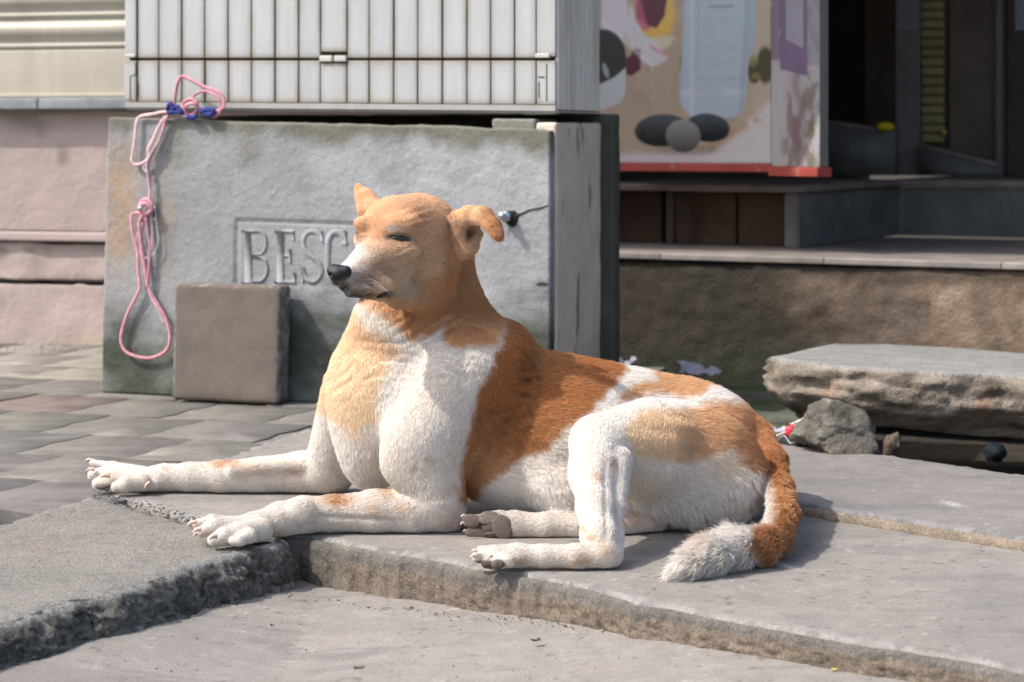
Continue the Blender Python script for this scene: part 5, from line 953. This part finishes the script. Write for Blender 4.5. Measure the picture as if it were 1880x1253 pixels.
    m = reg('saddle', 5); s = mixc(np.tile(RUST, (n, 1)), GOLD*0.95, np.clip(0.25+0.6*big+0.5*blob(900, 860, 60, 50, q), 0, 1)); s = mixc(s, [.16, .07, .03], np.clip(0.9*blob(965, 690, 22, 60, q)+0.6*blob(925, 780, 60, 50, q), 0, 1)*np.clip(0.35+fine*1.5, 0, 1)); c = mixc(c, s, m)
    m = reg('rump1', 5); c = mixc(c, GOLD, m*0.95)
    m = reg('rump2', 7); s = mixc(np.tile(PALE*0.98, (n, 1)), GOLD, sstep(1180, 1320, q[:, 0])); s = mixc(s, RUST, sstep(1310, 1410, q[:, 0]+0.3*(q[:, 1]-780))); c = mixc(c, s, m*0.95)
    c = mixc(c, PALE, 0.5*blob(1340, 850, 45, 28, q)); c = mixc(c, [.33, .33, .34], 0.7*blob(1266, 824, 11, 5, q)); c = mixc(c, [.16, .12, .10], 0.5*blob(1392, 905, 14, 28, q))  # last patch paints the shaded gap between thigh and tail
    m = reg('tail', 8); s = mixc(np.tile(GOLD, (n, 1)), RUST*0.85, np.clip(0.5+big, 0, 1)); c = mixc(c, s, m)
    for (a, b, rx, ry, w) in SPOTS: c = mixc(c, [.56, .32, .16], w*np.clip(blob(a, b, rx, ry, q)*(1.2+0.8*fine), 0, 1))
    c = mixc(c, [.10, .085, .077], np.clip(1.35*blob(893, 967, 42, 24, q)+1.35*blob(893, 1037, 30, 9, q), 0, .95)*(V[:, 1] < 3.40)); c = mixc(c, [.62, .40, .36], 0.6*blob(826, 966, 14, 12, q)+0.7*blob(1160, 955, 22, 12, q))
    return np.clip(c, 0, 1)

skin = nmat('coat skin', rough=0.9, spec=0.1, var=0.06, vscale=60, bumps=((300, 0.3, 0.001),), attr=True)
dog = empty('dog', (0.0, 3.45, 0.0)); tag(dog, 'tan and white dog lying on the pavement with eyes closed in the sun', 'dog')
body = mesh_np('body', DV, DQ, skin, dog, coat(DV)*np.array([.72, .66, .60]))
bvh = BVHTree.FromPolygons([Vector(v) for v in DV], [tuple(int(i) for i in q) for q in DQ])
def hit(px, py):
    o = Vector((0, 0, H)); d = Vector(P(px, py, 1.0))-o; d.normalize(); r = bvh.ray_cast(o, d)
    return (np.array(r[0]), np.array(r[1])) if r[0] is not None else (P(px, py, 3.4), np.array([0, -1.0, 0]))

# ---- fur
N_FUR = 620000
rng = np.random.RandomState(7)
q0, q1, q2, q3 = (DV[DQ[:, k]] for k in range(4)); area = 0.5*np.linalg.norm(np.cross(q2-q0, q3-q1), axis=1); fc = (q0+q1+q2+q3)/4; fnn = DN[DQ].mean(1)
w = area*np.where(fnn[:, 1] > 0.35, 0.25, 1.0)*np.where(fc[:, 2] < 0.004, 0.05, 1); pf = proj(fc); w *= 1+1.6*np.exp(-(((pf[:, 0]-720)/130)**2+((pf[:, 1]-460)/100)**2)); w /= w.sum()
fi = rng.choice(len(DQ), N_FUR, p=w); a, b = rng.rand(N_FUR, 1), rng.rand(N_FUR, 1)
RT = q0[fi]*(1-a)*(1-b)+q1[fi]*a*(1-b)+q2[fi]*a*b+q3[fi]*(1-a)*b
NR = DN[DQ[fi, 0]]*(1-a)*(1-b)+DN[DQ[fi, 1]]*a*(1-b)+DN[DQ[fi, 2]]*a*b+DN[DQ[fi, 3]]*(1-a)*b; NR /= np.linalg.norm(NR, axis=1, keepdims=True)
FL = np.zeros((N_FUR, 3)); HL = np.zeros(N_FUR); WS = np.full(N_FUR, 1e-6)
for d in DOG:
    if d['sub']: continue
    idx = np.nonzero(((RT > d['lo']-0.03) & (RT < d['hi']+0.03)).all(1))[0]
    if not len(idx): continue
    p = RT[idx]; ww = np.exp(-np.clip(dist(d, p[:, 0], p[:, 1], p[:, 2]), -0.02, 1)/0.006); FL[idx] += ww[:, None]*d['flow']; HL[idx] += ww*d['hl']; WS[idx] += ww
HL = np.where(WS > 1e-4, HL/WS, 0.006); FL /= np.linalg.norm(FL, axis=1, keepdims=True)+1e-9
qf = proj(RT); q_ = lambda *a_: blob(*a_, qf)
TG = FL-NR*(FL*NR).sum(1, keepdims=True); TG /= np.linalg.norm(TG, axis=1, keepdims=True)+1e-9
cl = np.column_stack([fbm(RT, 75, 2, 41), fbm(RT+3, 75, 2, 42), fbm(RT+7, 75, 2, 43)]); cl2 = np.column_stack([fbm(RT, 260, 2, 51), fbm(RT+3, 260, 2, 52), fbm(RT+7, 260, 2, 53)])
lift = 0.11+0.09*rng.rand(N_FUR)+0.10*blob(745, 450, 130, 95, qf)+np.clip(HL-0.006, 0, .004)*15+np.clip(HL-0.010, 0, 1)*14; lift += 0.12*q_(950, 780, 110, 90)
HL *= 1+.45*q_(745, 450, 120, 90); sole = np.clip(1.3*(q_(893, 967, 42, 24)+q_(893, 1037, 30, 9)), 0, 1); HL *= rng.uniform(0.65, 1.2, N_FUR)*(1-.8*sole)*(1-0.75*q_(733, 438, 24, 8))*(1-0.6*q_(860, 434, 14, 16))
amp = 0.22+np.clip(HL[:, None]-.005, 0, 1)*42
D0 = TG*(1-lift[:, None])+NR*lift[:, None]+cl*amp*0.45+cl2*(0.10+.25*np.clip((HL[:, None]-.006)/.01, 0, 1))+rng.normal(size=(N_FUR, 3))*0.10; D0 /= np.linalg.norm(D0, axis=1, keepdims=True)
sgn = (D0*NR).sum(1, keepdims=True); D0 = D0+NR*np.clip(0.12-sgn, 0, 2); D0 /= np.linalg.norm(D0, axis=1, keepdims=True)
D1 = D0*0.8+TG*0.4+np.array([0, 0, -0.12])+cl2*0.12; D1 /= np.linalg.norm(D1, axis=1, keepdims=True)
CP = np.stack([RT-NR*0.0006, RT+D0*HL[:, None]*0.34, RT+D0*HL[:, None]*0.62+D1*HL[:, None]*0.06, RT+D0*HL[:, None]*0.6+D1*HL[:, None]*0.4], 1)
CP[..., 2] = np.maximum(CP[..., 2], 0.0012)
bald = (q_(1160, 955, 14, 8) > 0.5) | (qf[:, 0] < 0)
keep = ~bald; CP = CP[keep]; RT = RT[keep]; HL = HL[keep]; qf = qf[keep]; M_ = len(CP)
fc_ = coat(RT, 4.5); TGk = TG[keep]; st_ = RT-TGk*((RT*TGk).sum(1, keepdims=True))*0.85; fc_ *= (rng.uniform(0.74, 1.14, M_)*(1.04+0.13*fbm(st_, 330, 2, 61)+0.09*fbm(st_, 110, 2, 62)))[:, None]
dots = (vnoise(RT*420, 9) > 0.80) & (rng.rand(M_) < .7) & (blob(676, 512, 34, 26, qf) > 0.4); fc_[dots] = [.04, .035, .03]
dk = (rng.rand(M_) < 0.10) & (poly_sd(qf, PO['saddle']) < 0); fc_[dk] *= 0.5
hc = bpy.data.hair_curves.new('fur'); hc.add_curves([4]*M_)
hc.attributes['position'].data.foreach_set('vector', CP.astype(np.float32).ravel())
ra = hc.attributes.get('radius') or hc.attributes.new('radius', 'FLOAT', 'POINT')
rb = (0.00023+np.clip(HL-0.006, 0, 0.02)*0.006+.00007*blob(745, 450, 120, 90, qf))[:, None]*np.array([1.0, 0.9, 0.6, 0.18])[None]; ra.data.foreach_set('value', rb.astype(np.float32).ravel())
ca = hc.attributes.new('Col', 'FLOAT_COLOR', 'CURVE'); c4 = np.ones((M_, 4), np.float32); c4[:, :3] = np.clip(fc_, 0, 1); ca.data.foreach_set('color', c4.ravel())
fm = bpy.data.materials.new('fur'); fm.use_nodes = True; n_ = fm.node_tree.nodes; l_ = fm.node_tree.links; b_ = n_['Principled BSDF']
at_ = n_.new('ShaderNodeAttribute'); at_.attribute_name = 'Col'; l_.new(at_.outputs['Color'], b_.inputs['Base Color']); b_.inputs['Roughness'].default_value = 0.6; b_.inputs['Specular IOR Level'].default_value = 0.25
tr_ = n_.new('ShaderNodeBsdfTranslucent'); l_.new(at_.outputs['Color'], tr_.inputs['Color']); mx_ = n_.new('ShaderNodeMixShader'); mx_.inputs[0].default_value = 0.32
l_.new(b_.outputs[0], mx_.inputs[1]); l_.new(tr_.outputs[0], mx_.inputs[2]); l_.new(mx_.outputs[0], n_['Material Output'].inputs['Surface'])
hc.materials.append(fm); fur = bpy.data.objects.new('fur', hc); C.objects.link(fur); child(fur, dog)

# ---- nose, eyes, lips, claws, pads, whiskers
m_nose = nmat('nose leather', base=(.012, .012, .015), rough=0.36, spec=0.35, var=0.2, vscale=200, bumps=((700, 0.9, 0.0010),))
m_eye = nmat('eye', base=(.01, .008, .007), rough=0.08, spec=0.8, var=0, bumps=())
m_claw = nmat('claw', base=(.56, .40, .33), rough=0.45, spec=0.4, var=0.1, vscale=200, bumps=())
m_pad = nmat('paw pad', base=(.125, .10, .088), rough=0.8, spec=0.3, var=0.25, vscale=120, bumps=((700, 0.8, 0.0015), (120, 0.3, 0.002)))
m_whisk = nmat('whisker', base=(.75, .72, .68), rough=0.5, var=0, bumps=())
NP_ = [((622, 503, 3.322), (19, 17, 17)), ((612, 497, 3.325), (12, 12, 10)), ((634, 500, 3.318), (12, 12, 10)), ((620, 514, 3.325), (11, 11, 10))]
def small_sdf(name, prims, subs, h, mat, k=0.003, parent=dog, shrink=0):
    cs_ = [(P(*c), np.array([r[0], r[2], r[1]])*c[2]/F) for c, r in prims]; lo = np.min([c-r for c, r in cs_], 0)-3*h; hi = np.max([c+r for c, r in cs_], 0)+3*h; nn = np.ceil((hi-lo)/h).astype(int)+1
    X, Y, Z = np.meshgrid(*[lo[i]+np.arange(nn[i])*h for i in range(3)], indexing='ij'); Fv = np.full(X.shape, 1.0)
    for (c, r), sb in [(x, 0) for x in cs_]+[((P(*c), np.array([r[0], r[2], r[1]])*c[2]/F), 1) for c, r in subs]:
        x, y, z = (X-c[0])/r[0], (Y-c[1])/r[1], (Z-c[2])/r[2]; k0 = np.sqrt(x*x+y*y+z*z); D = (k0-1)*r.min()
        if sb: Fv = np.maximum(Fv, -D)
        else: hh = np.clip(0.5+0.5*(Fv-D)/k, 0, 1); Fv = Fv*(1-hh)+D*hh-k*hh*(1-hh)
    V, Q = surface_nets(Fv, lo, h); Nn = vnormals(V, Q)
    if (Nn*(V-V.mean(0))).sum() < 0: Q = Q[:, ::-1]
    return mesh_np(name, V, Q, mat, parent)
small_sdf('nose', NP_, [((634, 507, 3.303), (6.5, 5, 8)), ((606, 505, 3.312), (4, 5, 7))], 0.0009, m_nose)
def surf_blob(name, px, py, r3, mat, push=0.0, rot=0, seed=0, noise=0.0, parent=dog):
    p, nrm = hit(px, py); s = p[1]/F; ez = nrm/np.linalg.norm(nrm); ex = np.array([math.cos(R(rot)), 0, -math.sin(R(rot))]); ex = ex-ez*(ex@ez); ex /= np.linalg.norm(ex); ey = np.cross(ez, ex)
    return ico(name, p+ez*push, np.array(r3)*s, mat, parent, 3, noise, seed, axes=[ex, ey, ez])
surf_blob('eye', 737, 439, (17, 4.6, 4), m_eye, -0.0005, rot=8)
surf_blob('eye', 656, 428, (4.0, 3.0, 2), m_eye, -0.0012)
def on(px, py, push=0.001): p, n = hit(px, py); return p+n*push
tube('lip', [on(x, y, 0.0012) for x, y in ((690, 545), (699, 543), (707, 539), (714, 536))], [.0012, .0034, .0038, .0012], m_nose, dog, flat=0.7)
def claw(pa, pb, r, bend=3):
    a = P(*pa); b = P(*pb); m = (a+b)/2; m[2] += bend*0.00087
    a = a+(b-a)*0.10; b = b+(a-b)*0.22; r = r*0.80; tube('claw', [a, m, b], [r, r*0.8, r*0.3], m_claw, dog, 8, sub=4)
for pa, pb, r in (((364, 958, 3.322), (338, 968, 3.315), .0048), ((371, 971, 3.290), (349, 981, 3.285), .0050), ((400, 983, 3.262), (380, 993, 3.255), .0055), ((362, 980, 3.285), (354, 988, 3.28), .0038),
                  ((176, 847, 3.90), (151, 846, 3.90), .0045), ((176, 862, 3.83), (153, 866, 3.83), .0045), ((205, 873, 3.775), (178, 878, 3.77), .0062), ((277, 884, 3.755), (262, 902, 3.75), .0045),
                  ((878, 1012, 3.11), (862, 1016, 3.11), .0035), ((876, 1022, 3.095), (860, 1026, 3.09), .0038), ((905, 1020, 3.075), (893, 1030, 3.07), .0032),
                  ((856, 948, 3.355), (844, 951, 3.35), .0032), ((855, 962, 3.36), (843, 964, 3.35), .0032), ((860, 978, 3.36), (848, 976, 3.35), .0028)):
    claw(pa, pb, r)
for i, (x, y, a_, b_2, rt) in enumerate(((866, 957, 18, 13, 8), (896, 951, 18, 13, -10), (873, 980, 20, 12, 5), (903, 984, 16, 12, 0), (922, 968, 19, 24, -25))):
    surf_blob('paw_pad', x, y, (a_, b_2, 4.2), m_pad, 0.0, rot=rt, seed=i, noise=0.10)
for i, (x, y, a_, b_2) in enumerate(((884, 1038, 19, 10), (914, 1036, 13, 9))): surf_blob('paw_pad', x, y, (a_, b_2, 7), m_pad, 0.0005, rot=-5, seed=i+9, noise=0.08)
for i, (x, y, a_) in enumerate(((382, 998, 14), (190, 893, 16))): surf_blob('paw_pad', x, y, (a_, 5, 5), m_pad, 0.0005, rot=-15, seed=i+14, noise=0.08)
wV, wT = [], []
for i in range(24):
    near = i < 10
    x, y = (rng.uniform(650, 695), rng.uniform(502, 526)) if near else (rng.uniform(612, 640), rng.uniform(528, 545))
    p, nrm = hit(x, y); dirv = (np.array([0.75, -0.25, -0.25+rng.uniform(-.35, .3)]) if near else np.array([-0.7+rng.uniform(-.3, .6), -0.3, -0.6])); dirv = dirv+nrm*0.35; dirv /= np.linalg.norm(dirv)
    Lw = rng.uniform(0.02, 0.045) if near else rng.uniform(0.010, 0.022); pr = p
    side = np.cross(dirv, [0, 1, 0]); side /= np.linalg.norm(side); o3 = len(wV)
    for k in range(6):
        t = k/5; c_ = p+dirv*Lw*t+np.array([0, 0, -0.25*Lw*t*t]); rr_ = 0.00014*(1-t)+0.00003
        for s in range(3): an = 2*math.pi*s/3; wV.append(c_+side*rr_*math.cos(an)+np.array([0, 1, 0])*rr_*math.sin(an))
    for k in range(5):
        for s in range(3): wT += [(o3+k*3+s, o3+k*3+(s+1) % 3, o3+k*3+3+s), (o3+k*3+(s+1) % 3, o3+k*3+3+(s+1) % 3, o3+k*3+3+s)]
wh = mesh_np('whiskers', wV, None, m_whisk, dog, tri=wT); tag(wh, kind='stuff')
